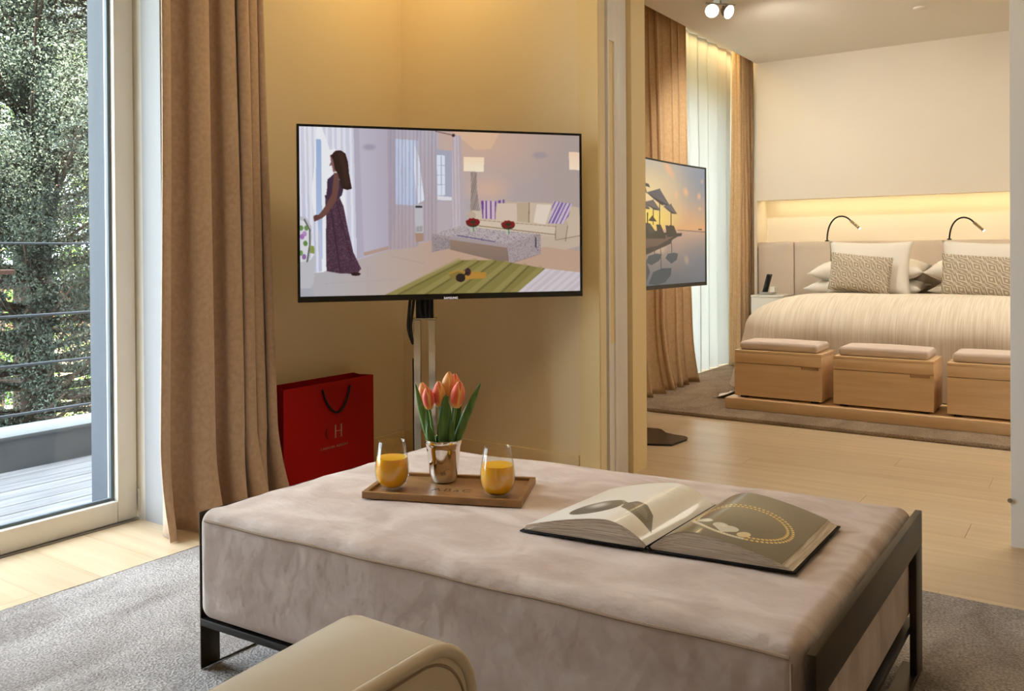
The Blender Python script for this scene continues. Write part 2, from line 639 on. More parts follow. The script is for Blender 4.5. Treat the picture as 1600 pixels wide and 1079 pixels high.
    def build(self, name, m, parent=None, smooth=True, origin=None, angle=40):
        bmesh.ops.recalc_face_normals(self.bm, faces=self.bm.faces)
        me = bpy.data.meshes.new(name)
        off = origin_of(parent) if parent is not None else Vector(origin or (0, 0, 0))
        for v in self.bm.verts:
            v.co -= off
        self.bm.to_mesh(me)
        self.bm.free()
        me.materials.append(m)
        if smooth:
            me.shade_smooth()
            try:
                me.set_sharp_from_angle(angle=math.radians(angle))
            except Exception:
                pass
        o = bpy.data.objects.new(name, me)
        COL.objects.link(o)
        if parent is not None:
            o.parent = parent
        else:
            o.location = off
        return o


def copy_tree(o, parent=None):
    c = o.copy()
    COL.objects.link(c)
    if parent is not None:
        c.parent = parent
    for ch in list(o.children):
        copy_tree(ch, c)
    return c


def text(name, s, size, m, parent, mtx, extrude=0.0004, spacing=1.0, shear=0.0, align='CENTER'):
    cu = bpy.data.curves.new(name, 'FONT')
    cu.body = s
    cu.size = size
    cu.extrude = extrude
    cu.align_x = align
    cu.space_character = spacing
    cu.shear = shear
    cu.materials.append(m)
    tmp = bpy.data.objects.new('text_source', cu)
    COL.objects.link(tmp)
    bpy.context.view_layer.update()
    me = bpy.data.meshes.new_from_object(tmp.evaluated_get(bpy.context.evaluated_depsgraph_get()))
    bpy.data.objects.remove(tmp)
    me.name = name
    if not me.materials:
        me.materials.append(m)
    o = bpy.data.objects.new(name, me)
    COL.objects.link(o)
    o.parent = parent
    mm = mtx.copy()
    mm.translation -= origin_of(parent)
    o.matrix_local = mm
    return o


def frame_mtx(o, x, y):
    x = Vector(x).normalized()
    y = Vector(y).normalized()
    z = x.cross(y).normalized()
    y = z.cross(x)
    return Matrix(((x.x, y.x, z.x, o[0]), (x.y, y.y, z.y, o[1]), (x.z, y.z, z.z, o[2]), (0, 0, 0, 1)))


def box_obj(name, lo, hi, m, parent=None, bevel=0.0, kind=None, origin=None):
    o = MB().box(lo, hi, bevel).build(name, m, parent, origin=origin if origin else ((lo[0] + hi[0]) / 2, (lo[1] + hi[1]) / 2, lo[2]))
    if kind:
        o['kind'] = kind
    return o


def struct(name, lo, hi, m, bevel=0.0, parent=None):
    return box_obj(name, lo, hi, m, parent, bevel, None if parent else 'structure')


def quad_map(a, b, c, d):
    """s along a->b, t along a->d"""
    a, b, c, d = [Vector((p[0], p[1])) for p in (a, b, c, d)]

    def f(s, t):
        p = a * (1 - s) * (1 - t) + b * s * (1 - t) + c * s * t + d * (1 - s) * t
        return p
    return f


# ------------------------------------------------------------------ the rooms
WX, WY = -2.85, 3.21          # living room: left wall face, back wall face
BCEIL = 2.585                 # bedroom ceiling

# floor of oak boards running along X
fl = struct('floor', (-3.0, -2.4, -0.12), (2.6, 7.7, -0.012), M['oak_gap'])
plank_me = None
bw, blen = 0.185, 2.2
row = 0
y = -2.4
while y < 7.6:
    x = -3.0 - [0.0, 1.3, 0.6, 1.8][row % 4]
    while x < 2.6:
        x0, x1 = max(x, -3.0), min(x + blen, 2.6)
        if x1 - x0 > 0.05:
            b = MB().box((x0 + 0.0006, y + 0.0006, -0.012), (x1 - 0.0006, min(y + bw, 7.7) - 0.0006, 0.0))
            b.build('plank', M['oak_floor'], fl, smooth=False)
        x += blen
    y += bw
    row += 1

struct('ceiling', (-3.2, -2.6, 2.66), (2.8, 3.4, 2.8), M['ceiling'])
bc = struct('ceiling_bedroom', (-2.45, 3.4, BCEIL), (2.8, 7.8, 2.8), M['ceiling'])
struct('ceiling_slot', (-3.2, 3.4, 2.76), (-2.45, 7.8, 2.8), M['ceiling'])
# living room walls
struct('wall_left', (-3.2, 1.90, 0), (WX, 3.21, 2.66), M['wall'])
struct('wall_left_lintel', (-3.35, 0.22, 2.42), (WX, 1.90, 2.66), M['wall'])
struct('wall_left_rear', (-3.35, -2.6, 0), (WX, 0.22, 2.66), M['wall'])
struct('wall_rear', (-3.2, -2.6, 0), (2.8, -2.4, 2.66), M['wall'])
struct('wall_right', (2.6, -2.4, 0), (2.8, 7.8, 2.8), M['wall'])
struct('wall_back', (-3.2, WY, 0), (-1.75, 3.262, 2.66), M['wall'])
struct('wall_back_inner', (-3.2, 3.49, 0), (-1.74, 3.63, 2.66), M['jamb'])
struct('wall_back_header', (-1.75, WY, 2.5), (2.6, 3.63, 2.66), M['wall'])
struct('trim_1', (-1.85, 3.203, 0), (-1.752, WY, 2.66), M['jamb'])
struct('baseboard_back', (WX, 3.194, 0), (-1.851, WY, 0.125), M['base_trim'], 0.002)
struct('baseboard_left', (WX, 1.905, 0), (WX + 0.016, 3.194, 0.125), M['base_trim'], 0.002)
# exterior skin and roof; unseen upper wall added to shade the terrace
struct('wall_exterior', (-3.35, 1.94, -3.0), (-3.2, 5.75, 4.6), M['exterior'])
struct('wall_sun_block', (-3.35, -4.0, 2.8), (-3.2, 9.0, 4.6), M['exterior'])
struct('roof', (-3.35, -4.0, 2.82), (3.0, 9.0, 3.0), M['exterior'])

# bedroom walls
struct('wall_bedroom_left', (-3.2, 3.63, 0), (-2.9, 5.75, 2.76), M['wall_bed'])
struct('wall_bedroom_left_far', (-3.2, 7.52, 0), (-2.9, 7.8, 2.76), M['wall_bed'])
struct('wall_bedroom_lintel', (-3.2, 5.75, 2.4), (-2.9, 7.52, 2.76), M['wall_bed'])
struct('wall_headboard', (-3.2, 7.56, 0), (2.6, 7.8, 2.76), M['wall_bed'])
struct('wall_headboard_panel', (-2.45, 7.285, 1.415), (2.6, 7.40, 2.585), M['wall_bed'])
struct('wall_niche_end', (-2.475, 7.285, 0), (-2.45, 7.56, 1.42), M['wall_bed'])
# bedroom window behind the voile
bwn = empty('window_1', (-3.05, 6.55, 0))
bwn['kind'] = 'structure'
for yy in (5.75, 6.60, 7.44):
    box_obj('stile', (-3.1, yy, 0.0), (-3.03, yy + 0.08, 2.4), M['white_paint'], bwn, 0.004)
for zz in (0.0, 2.32):
    box_obj('rail', (-3.1, 5.83, zz), (-3.03, 7.44, zz + 0.08), M['white_paint'], bwn, 0.004)
for yy in (5.83, 6.68):
    box_obj('pane', (-3.068, yy, 0.08), (-3.060, yy + 0.765, 2.32), M['pane'], bwn)

# sliding door leaves in the wall pocket and the one on the right
dl = empty('door_2', (-1.8, 3.32, 0))
dl['kind'] = 'structure'
m_ = MB()
m_.box((-2.6, 3.278, 0.008), (-1.752, 3.362, 1.90))
m_.box((-2.6, 3.278, 1.90), (-1.745, 3.362, 2.5))
m_.box((-1.752, 3.278, 0.008), (-1.745, 3.290, 1.90))
m_.box((-1.752, 3.338, 0.008), (-1.745, 3.362, 1.90))
m_.build('leaf', M['door_white'], dl, smooth=False)
box_obj('edge_pull', (-1.7535, 3.290, 0.6), (-1.7515, 3.338, 1.90), M['jamb'], dl)
dl = empty('door_3', (-1.8, 3.41, 0))
dl['kind'] = 'structure'
box_obj('leaf', (-2.6, 3.366, 0.008), (-1.747, 3.455, 2.5), M['door_white'], dl, 0.003)
dr = empty('door_4', (0.4, 3.3, 0))
dr['kind'] = 'structure'
box_obj('leaf', (-0.2575, 3.285, 0.010), (1.1, 3.330, 2.5), M['door_white'], dr, 0.003)
m_ = MB()
m_.tube([(-0.2595, 3.287, 0.165), (-0.2595, 3.274, 0.165)], 0.007, 10)
m_.build('bumper', M['steel'], dr)

# ------------------------------------------------------------------ terrace door (door_1), hinged glass leaf
d1 = empty('door_1', (-3.05, 1.35, 0))
d1['kind'] = 'structure'
X0, X1 = -3.09, -3.02
box_obj('stile', (X0, 1.812, 0.004), (X1, 1.888, 2.38), M['white_paint'], d1, 0.003)
box_obj('stile', (X0, 0.30, 0.004), (X1, 0.38, 2.38), M['white_paint'], d1, 0.003)
box_obj('bottom_rail', (X0, 0.381, 0.004), (X1, 1.811, 0.083), M['white_paint'], d1, 0.003)
box_obj('top_rail', (X0, 0.381, 2.30), (X1, 1.811, 2.38), M['white_paint'], d1, 0.003)
gk = MB()
gk.box((-3.060, 1.800, 0.083), (-3.045, 1.812, 2.30))
gk.box((-3.060, 0.38, 0.083), (-3.045, 0.392, 2.30))
gk.box((-3.060, 0.392, 0.083), (-3.045, 1.800, 0.094))
gk.build('gasket', M['gasket'], d1, smooth=False)
box_obj('pane', (-3.062, 0.386, 0.088), (-3.054, 1.806, 2.30), M['pane'], d1)
h_ = MB()
h_.tube([(-3.014, 1.893, 0.03), (-3.014, 1.893, 0.115)], 0.006, 10)
h_.box((-3.02, 1.888, 0.045), (-3.012, 1.897, 0.10))
h_.build('hinge', M['steel'], d1)
# fixed frame post on the far side and door sill
fx = empty('trim_5', (-3.05, 0.26, 0))
fx['kind'] = 'structure'
box_obj('jamb_post', (-3.15, 0.22, 0), (-3.02, 0.295, 2.42), M['white_paint'], fx, 0.003)
fj = empty('trim_2', (-3.1, 1.9, 0))
fj['kind'] = 'structure'
box_obj('jamb_post', (-3.15, 1.889, 0), (-3.10, 1.94, 2.42), M['white_paint'], fj, 0.003)
box_obj('outer_reveal', (-3.36, 1.905, -0.03), (-3.15, 1.945, 2.42), M['exterior'], fj)
box_obj('room_reveal', (-3.02, 1.893, 0), (-2.97, 1.902, 2.42), M['white_paint'], fj)
box_obj('wall_reveal', (-2.97, 1.890, 0), (WX - 0.002, 1.902, 2.42), M['reveal'], fj)
struct('trim_3', (-3.09, 0.22, -0.03), (-3.005, 1.888, 0.003), M['steel'])

# ------------------------------------------------------------------ terrace
tr = struct('terrace_floor', (-4.38, -1.6, -0.25), (-3.1, 5.0, -0.06), M['concrete'])
xx = -3.12
while xx > -4.25:
    for (ya, yb) in ((-1.6, 1.2), (1.2, 3.6), (3.6, 5.0)):
        MB().box((xx - 0.112, ya + 0.002, -0.055), (xx, yb - 0.002, -0.03 + random.uniform(-.0008, .0008)), 0.003, 1).build('plank', M['deck'], tr, smooth=False)
    xx -= 0.118
pw = empty('trim_4', (-4.45, 1.7, -0.25))
pw['kind'] = 'structure'
box_obj('parapet', (-4.60, -1.6, -3.0), (-4.36, 5.0, 0.105), M['concrete'], pw)
box_obj('coping', (-4.62, -1.6, 0.105), (-4.345, 5.0, 0.125), M['cap'], pw, 0.003)
rl = empty('terrace_railing', (-4.45, 1.9, 0.12), 'grey steel terrace railing of four thin horizontal rods above the low parapet', 'railing')
for zz in (0.215, 0.455, 0.697, 1.055):
    MB().tube([(-4.40, -1.5, zz), (-4.40, 4.9, zz)], 0.0055 if zz > 1 else 0.007, 8).build('rod', M['rod'], rl)
for yy in (0.6, 3.6):
    box_obj('post', (-4.425, yy, 0.125), (-4.39, yy + 0.04, 1.07), M['steel'], rl)
hr = empty('wooden_handrail', (-4.47, 1.6, 0.125), 'brown wooden rail end seen beyond the glass at its left edge', 'handrail')
box_obj('board', (-4.50, 0.9, 0.903), (-4.435, 2.135, 0.926), M['brown_wood'], hr, 0.003)
box_obj('post', (-4.49, 1.0, 0.125), (-4.45, 1.04, 0.903), M['brown_wood'], hr)


# ------------------------------------------------------------------ trees and the far building
def leaf_cloud(name, m, parent, centres, radii, per, size, squash=0.8, shell=(0.55, 1.05)):
    """thousands of small leaf flecks set on puffs around the given centres"""
    n = len(centres) * per
    c = np.repeat(np.asarray(centres), per, axis=0)
    r = np.repeat(np.asarray(radii), per)
    d = RNG.normal(size=(n, 3))
    d /= np.linalg.norm(d, axis=1, keepdims=True)
    pos = c + d * (r * RNG.uniform(shell[0], shell[1], n))[:, None] * np.array([1, 1, squash])
    nrm = d * 0.8 + RNG.normal(size=(n, 3)) * 0.5
    nrm /= np.linalg.norm(nrm, axis=1, keepdims=True)
    t = np.cross(nrm, RNG.normal(size=(n, 3)))
    t /= np.linalg.norm(t, axis=1, keepdims=True)
    b = np.cross(nrm, t)
    s = (size * RNG.uniform(0.6, 1.4, n))[:, None]
    v = np.stack([pos - t * s, pos + b * s * 0.45, pos + t * s, pos - b * s * 0.45], 1).reshape(-1, 3)
    off = origin_of(parent)
    v -= np.array(off)
    me = bpy.data.meshes.new(name)
    me.vertices.add(n * 4)
    me.vertices.foreach_set('co', v.astype(np.float32).ravel())
    me.loops.add(n * 4)
    me.loops.foreach_set('vertex_index', np.arange(n * 4, dtype=np.int32))
    me.polygons.add(n)
    me.polygons.foreach_set('loop_start', np.arange(0, n * 4, 4, dtype=np.int32))
    me.polygons.foreach_set('loop_total', np.full(n, 4, dtype=np.int32))
    me.update()
    me.validate()
    me.materials.append(m)
    o = bpy.data.objects.new(name, me)
    COL.objects.link(o)
    o.parent = parent
    o['kind'] = 'stuff'
    return o


struct('ground', (-40, -30, -3.3), (-4.6, 40, -3.0), M['ground'])
tx, ty = -7.4, 3.7
tree = empty('cypress_tree', (tx, ty, -3.0), 'tall dark green cypress filling the view through the glass terrace door', 'tree')
MB().tube([(tx, ty, -3.0), (tx + .05, ty, -1), (tx - .03, ty + .05, 2), (tx, ty, 5.0)], [0.17, 0.14, 0.11, 0.03], 10).build('trunk', M['bark'], tree)
cents, rads = [], []
brm = MB()
for i in range(340):
    z = -1.6 + 6.4 * (i / 340.0) + random.uniform(-.1, .1)
    a = i * 2.399 + random.uniform(-.3, .3)
    if i % 3:                       # the side towards the house is the leafiest
        a = -0.46 + random.uniform(-1.5, 1.5)
    R = (1.75 - 0.10 * max(0, z)) * random.uniform(0.75, 1.1)
    tip = Vector((tx + R * math.cos(a), ty + R * math.sin(a), z + random.uniform(-.1, .35)))
    base = Vector((tx, ty, z - 0.25))
    mid = (tip + base) / 2 + Vector((0, 0, -0.08))
    brm.tube([base, mid, tip], [0.03, 0.02, 0.006], 5)
    for k in range(6):
        f = random.uniform(0.40, 1.05)
        p = base.lerp(tip, f) + Vector((random.gauss(0, .16), random.gauss(0, .16), random.gauss(0, .13)))
        if p.z < 0.62 and random.random() < 0.36:
            continue
        cents.append(p[:])
        rads.append(random.uniform(0.13, 0.31))
bo = brm.build('branches', M['bark'], tree)
bo['kind'] = 'stuff'
leaf_cloud('foliage', M['foliage'], tree, cents, rads, 340, 0.0115, 0.75, (0.80, 1.04))

bx_, by_ = -10.6, 5.2
bt = empty('evergreen_tree', (bx_, by_, -3.0), 'dark evergreen standing in shadow behind the tall cypress', 'tree')
MB().tube([(bx_, by_, -3.0), (bx_, by_, 1.0), (bx_, by_, 5.0)], [0.16, 0.12, 0.04], 8).build('trunk', M['bark'], bt)
cents, rads = [], []
for i in range(330):
    z = random.uniform(0.25, 5.2)
    a = -0.46 + random.uniform(-1.7, 1.7)
    R = random.uniform(0.5, 1.5)
    cents.append((bx_ + R * math.cos(a), by_ + R * math.sin(a) * 1.2, z))
    rads.append(random.uniform(0.18, 0.38))
leaf_cloud('foliage', M['foliage'], bt, cents, rads, 220, 0.020, 0.75, (0.75, 1.05))

t2x, t2y = -14.5, 6.6
t2 = empty('broadleaf_tree', (t2x, t2y, -3.0), 'bright yellow green leafy tree standing behind the dark cypress', 'tree')
MB().tube([(t2x, t2y, -3.0), (t2x, t2y + .1, 0), (t2x + .1, t2y, 3)], [0.15, 0.12, 0.05], 8).build('trunk', M['bark'], t2)
cents = [(t2x + random.gauss(0, 1.0), t2y + random.gauss(0, 1.5), random.uniform(-2.0, 4.6)) for _ in range(220)]
leaf_cloud('foliage', M['light_foliage'], t2, cents, [random.uniform(.2, .4) for _ in cents], 90, 0.05)

hb = empty('far_building', (-22, 10, -3.0), 'pale peach house with a terracotta roof glimpsed through gaps in the cypress', 'building')
box_obj('wall', (-25, 5, -3.0), (-20, 15, -0.6), M['peach'], hb)
rf = MB()
rf.prism([(4.6, -0.6), (15.4, -0.6), (10, 0.5)], 'x', -25.3, -19.7)
rf.build('roof', M['terracotta'], hb, smooth=False)
for yy in (6.6, 9.2, 11.8):
    wf = box_obj('window', (-20.02, yy, -2.4), (-19.96, yy + 0.9, -1.0), M['white_paint'], hb)
    box_obj('pane', (-19.965, yy + 0.08, -2.32), (-19.95, yy + 0.82, -1.08), M['dark_window'], wf)


# ------------------------------------------------------------------ curtains
def curtain_mesh(mb, y0t, y1t, y0b, y1b, xc, zt, zb, folds, amp, nrows=40, per=14, seed=1, axis_x=None, pool=0.0, flare=0.0, overlap=0.35, depth_bottom=1.0, pleat=0.0, widths=None):
    rnd = random.Random(seed)
    ph = [rnd.uniform(-.6, .6) for _ in range(folds + 2)]
    am = [rnd.uniform(0.65, 1.2) for _ in range(folds + 2)]
    wd = widths or [rnd.uniform(0.7, 1.3) for _ in range(folds)]
    cum = [0]
    for v in wd:
        cum.append(cum[-1] + v)
    cum = [c / cum[-1] for c in cum]
    ncol = folds * per

    def f(s, t):
        # t: 0 top .. 1 bottom
        k = min(folds - 1, int(s * folds))
        loc = s * folds - k
        base = cum[k] + (cum[k + 1] - cum[k]) * loc
        blend = am[k] * (1 - loc) + am[k + 1] * loc
        y0 = y0t + (y0b - y0t) * t ** 1.3
        y1 = y1t + (y1b - y1t) * t ** 1.3
        yw = y0 + (y1 - y0) * base
        ang = 2 * PI * loc
        wave = math.sin(ang)
        grow = 0.75 + 0.45 * t * depth_bottom
        if pleat:
            wave = pleat * (1 - 2 * math.exp(-((loc - 0.5) / 0.17) ** 2)) + (1 - pleat) * wave + 0.22 * math.cos(ang * 2 + ph[k])
        x = xc + amp * blend * wave * grow + 0.006 * math.sin(5 * t + 9 * s + ph[k])
        yw += (y1 - y0) / folds * overlap * 0.5 * math.sin(2 * ang) * blend
        yw += 0.010 * math.sin(3.1 * t + ph[k] * 4) * t
        z = zt + (zb - zt) * t
        if pool:
            q = max(0.0, (t - (1 - pool)) / pool)
            x += 0.05 * q * q * (0.4 + wave * 0.6) + 0.02 * q * math.sin(13 * s + ph[k])
            yw += 0.02 * q * math.sin(17 * s + 3 * t)
            z += 0.012 * q * math.sin(21 * s + ph[k] * 3) * (1 if q < 1 else 0)
            z = max(z, zb)
        return (x, yw, z)
    mb.grid(f, ncol, nrows)


def curtain_obj(name, label, m, cat='curtain', group=None, solid=True, origin=None, **kw):
    b = MB()
    curtain_mesh(b, **kw)
    o = b.build(name, m, None, origin=origin, angle=80)
    if solid:
        sm = o.modifiers.new('thickness', 'SOLIDIFY')
        sm.thickness = 0.006
        sm.offset = 0
    return tag(o, label, cat, group)


curtain_obj('curtain', 'heavy taupe velvet curtain beside the glass terrace door', M['curtain'], origin=(-2.76, 2.1, 0),
            y0t=1.812, y1t=2.25, y0b=1.785, y1b=2.31, xc=-2.765, zt=2.655, zb=0.003, folds=5, amp=0.048, seed=5, pool=0.12, nrows=60, per=24, overlap=0.30, pleat=0.9,
            widths=[2.6, 2.1, 0.9, 0.9, 0.7])
curtain_obj('curtain', 'tan velvet bedroom curtain hanging behind the narrow sunset television', M['curtain_bed'], origin=(-2.58, 5.4, 0),
            y0t=4.55, y1t=6.06, y0b=4.55, y1b=6.14, xc=-2.58, zt=2.75, zb=0.0225, folds=13, amp=0.062, seed=8, pool=0.18, nrows=60, per=18, overlap=0.25, pleat=0.0)
curtain_obj('curtain', 'tan velvet bedroom curtain bunched beside the headboard and nightstand', M['curtain_bed'], origin=(-2.6, 7.3, 0),
            y0t=7.08, y1t=7.50, y0b=7.02, y1b=7.50, xc=-2.57, zt=2.75, zb=0.005, folds=5, amp=0.055, seed=11, pool=0.06, nrows=50, overlap=0.5)
curtain_obj('sheer_curtain', 'bright white voile curtain over the bedroom window', M['sheer'], solid=False, origin=(-2.7, 6.5, 0),
            y0t=5.70, y1t=7.45, y0b=5.70, y1b=7.45, xc=-2.74, zt=2.75, zb=0.005, folds=9, amp=0.024, seed=3, nrows=30, overlap=0.2)

# ------------------------------------------------------------------ rugs


def rug(name, lo, hi, m, label):
    b = MB()
    def wob(p):
        if p.z > lo[2] + 0.008:
            p.z += random.uniform(-.0015, .0015)
        return p
    b.rbox(lo, hi, 0.008, (60, 40, 3), wob)
    o = b.build(name, m, None, origin=((lo[0] + hi[0]) / 2, (lo[1] + hi[1]) / 2, lo[2]))
    return tag(o, label, 'rug')


rug('living_rug', (-2.52, -1.5, 0.0005), (1.6, 2.71, 0.018), M['rug'], 'large mottled grey wool rug under the suede ottoman')
rug('bedroom_rug', (-2.66, 4.885, 0.0005), (2.2, 7.2, 0.022), M['bed_rug'], 'taupe wool rug under the bed platform in the bedroom')

# ------------------------------------------------------------------ ottoman
OA, OB, OC, OD = (-1.764, 1.246), (-0.358, 1.322), (-0.352, 2.19), (-1.750, 2.058)
OQ = quad_map(OA, OB, OC, OD)
ot = empty('ottoman', (-1.05, 1.70, 0.018), 'large beige suede ottoman on a dark metal frame, holding tray and open book', 'ottoman')
ZT, ZB = 0.40, 0.142
cr_ = random.Random(3)


def cushion_fn(p):
    s, t, z = p.x, p.y, p.z
    q = OQ(s, t)
    crown = 0.006 * (1 - (2 * s - 1) ** 4) * (1 - (2 * t - 1) ** 4)
    if z > 0.30:
        z += crown
        z += 0.0022 * math.sin(21 * s + 6 * math.sin(9 * t)) * math.sin(17 * t + 4 * s)
        # soft puckers along the right edge
        if s > 0.86:
            z += 0.002 * math.sin(60 * t) * (s - .86) / .14
    return Vector((q.x, q.y, z))


def ott_pt(s, t, z):
    q = OQ(s, t)
    return Vector((q.x, q.y, z))


def rbox_quad(b, s0, s1, t0, t1, z0, z1, r, n, fn):
    """round box in metres (lengths 1.39 x 0.84), then mapped to the measured outline"""
    LX, LY = 1.39, 0.84
    def conv(p):
        return fn(Vector((p.x / LX, p.y / LY, p.z)))
    b.rbox((s0 * LX, t0 * LY, z0), (s1 * LX, t1 * LY, z1), r, n, conv)


b = MB()
rbox_quad(b, 0.0045, 0.9885, 0.0, 1.0, ZB, ZT, 0.034, (56, 40, 16), cushion_fn)
up = b.build('upholstery', M['suede'], ot, angle=80)
# raised seams
def seam_tube(pts, r=0.0022):
    return MB().tube(pts, r, 6)
sp = []
for k in range(61):
    s = 0.028 + 0.944 * k / 60
    sp.append(ott_pt(s, 0.0, ZT - 0.022) + Vector((0, -0.0005, 0.0012 * math.sin(30 * s))))
sm_ = seam_tube(sp, 0.0030).build('seam', M['suede_dark'], up)
sp = [ott_pt(0.989, 0.03 + 0.94 * k / 40, ZT - 0.026) for k in range(41)]
seam_tube(sp, 0.0025).build('seam', M['suede_dark'], up)
sp = [ott_pt(0.974, -0.0005, ZB + 0.03 + (ZT - ZB - 0.06) * k / 10) for k in range(11)]
seam_tube(sp, 0.0022).build('seam', M['suede_dark'], up)


def bar_quad(name, s0, s1, t0, t1, z0, z1, m, parent, bevel=0.002):
    b = MB()
    b.box((s0, t0, z0), (s1, t1, z1))
    for v in b.bm.verts:
        q = OQ(v.co.x, v.co.y)
        v.co = Vector((q.x, q.y, v.co.z))
    es = list(b.bm.edges)
    bmesh.ops.bevel(b.bm, geom=es, offset=bevel, segments=2, profile=0.5, affect='EDGES')
    return b.build(name, m, parent)


for (sa, sb, ta) in ((0.0005, 0.004, 0.016), (0.990, 1.0005, -0.003)):
    bar_quad('side_rail', sa, sb, ta, 1.003, 0.312, 0.391, M['bronze'], ot)
    bar_quad('leg', sa, sb, ta, 0.080, 0.032 if sa > .5 else 0.0236, 0.312, M['bronze'], ot)
    bar_quad('leg', sa, sb, 0.920, 1.003, 0.032 if sa > .5 else 0.0236, 0.312, M['bronze'], ot)
    bar_quad('floor_runner', sa - 0.02 if sa > .5 else sa, sb, ta, 1.003, 0.019, 0.032 if sa > .5 else 0.0235, M['bronze'], ot)
bar_quad('base_tray', 0.0045, 0.990, 0.012, 0.988, 0.124, 0.1415, M['black_metal'], ot)

# ------------------------------------------------------------------ tray with glasses and tulips
TQ = quad_map((-1.477, 1.508), (-1.110, 1.652), (-1.198, 1.849), (-1.552, 1.690))
TZ = 0.4075
ty_ = empty('wooden_tray', (-1.33, 1.67, TZ), 'honey coloured wooden tray with engraved letters and raised rim on the ottoman', 'tray')


def tq_box(name, s0, s1, t0, t1, z0, z1, m, parent, bevel=0.0015):
    b = MB()
    b.box((s0, t0, z0), (s1, t1, z1))
    for v in b.bm.verts:
        q = TQ(v.co.x, v.co.y)
        v.co = Vector((q.x, q.y, v.co.z))
    if bevel:
        bmesh.ops.bevel(b.bm, geom=list(b.bm.edges), offset=bevel, segments=2, profile=0.5, affect='EDGES')
    return b.build(name, m, parent)


tq_box('base', 0.03, 0.97, 0.05, 0.95, TZ, TZ + 0.009, M['tray_wood'], ty_)
tq_box('rim', 0, 1, 0, 0.055, TZ, TZ + 0.0165, M['tray_wood'], ty_)
tq_box('rim', 0, 1, 0.945, 1, TZ, TZ + 0.0165, M['tray_wood'], ty_)
tq_box('rim', 0, 0.032, 0.056, 0.944, TZ, TZ + 0.0165, M['tray_wood'], ty_)
tq_box('rim', 0.968, 1, 0.056, 0.944, TZ, TZ + 0.0165, M['tray_wood'], ty_)
tdir = (TQ(1, .5) - TQ(0, .5)).normalized()
tnor = Vector((-tdir.y, tdir.x))
tc_ = TQ(0.52, 0.33)
text('lettering', 'ABaC', 0.037, M['engrave'], ty_, frame_mtx((tc_.x, tc_.y, TZ + 0.0091), (tdir.x, tdir.y, 0), (tnor.x, tnor.y, 0)), 0.0002, 1.25, 0.0)
TT = TZ + 0.0095


def juice_glass(x, y, fill, label):
    g = empty('juice_glass', (x, y, TT), label, 'glass', 'glasses of orange juice on the tray')
    out = [(0.0, 0.0), (0.020, 0.0), (0.0255, 0.002), (0.034, 0.014), (0.0405, 0.030), (0.0425, 0.045), (0.0415, 0.062), (0.0385, 0.082), (0.035, 0.102), (0.0325, 0.118)]
    inn = [(0.0314, 0.118), (0.0338, 0.102), (0.0372, 0.082), (0.0401, 0.062), (0.0411, 0.045), (0.0390, 0.030), (0.0325, 0.016), (0.022, 0.008), (0.0, 0.007)]
    MB().lathe(out + [(0.0320, 0.1187)] + inn, (x, y, TT), 40).build('bowl', M['glass'], g, angle=60)
    jp = [(0.0, 0.0073), (0.0215, 0.0083), (0.0318, 0.0163), (0.0383, 0.030), (0.0404, 0.045), (0.0394, 0.062)]
    top_r = 0.0394 + (0.0366 - 0.0394) * (fill - 0.062) / 0.020
    jp += [(top_r, fill), (top_r - 0.003, fill - 0.0006), (0.0, fill - 0.0006)]
    MB().lathe(jp, (x, y, TT), 40).build('orange_juice', M['juice'], g, angle=50)
    return g


juice_glass(-1.4475, 1.5845, 0.079, 'stemless glass of orange juice on the tray end nearer the red bag')
juice_glass(-1.1925, 1.6735, 0.076, 'stemless glass of orange juice on the tray end nearer the open book')

PX, PY = -1.388, 1.712
pot = empty('silver_cup', (PX, PY, TT), 'polished silver cup holding orange tulips at the back of the tray', 'cup')
PH = 0.108
prof = [(0.0, 0.0), (0.026, 0.0), (0.030, 0.003), (0.0345, 0.025), (0.038, 0.055), (0.0405, 0.085), (0.0415, 0.094), (0.0435, 0.097), (0.0445, 0.102), (0.0440, 0.107), (0.0425, 0.108),
        (0.0405, 0.106), (0.0400, 0.096), (0.0375, 0.06), (0.033, 0.02), (0.027, 0.006), (0, 0.005)]
MB().lathe([(r * 1.06, z) for r, z in prof], (PX, PY, TT), 64).build('cup', M['silver'], pot, angle=50)

right2 = Vector((_r.x, _r.y, 0)).normalized()
away2 = Vector((_f.x, _f.y, 0)).normalized()


def bezier(p0, p1, p2, n):
    return [p0 * (1 - t) ** 2 + p1 * 2 * t * (1 - t) + p2 * t * t for t in [i / n for i in range(n + 1)]]


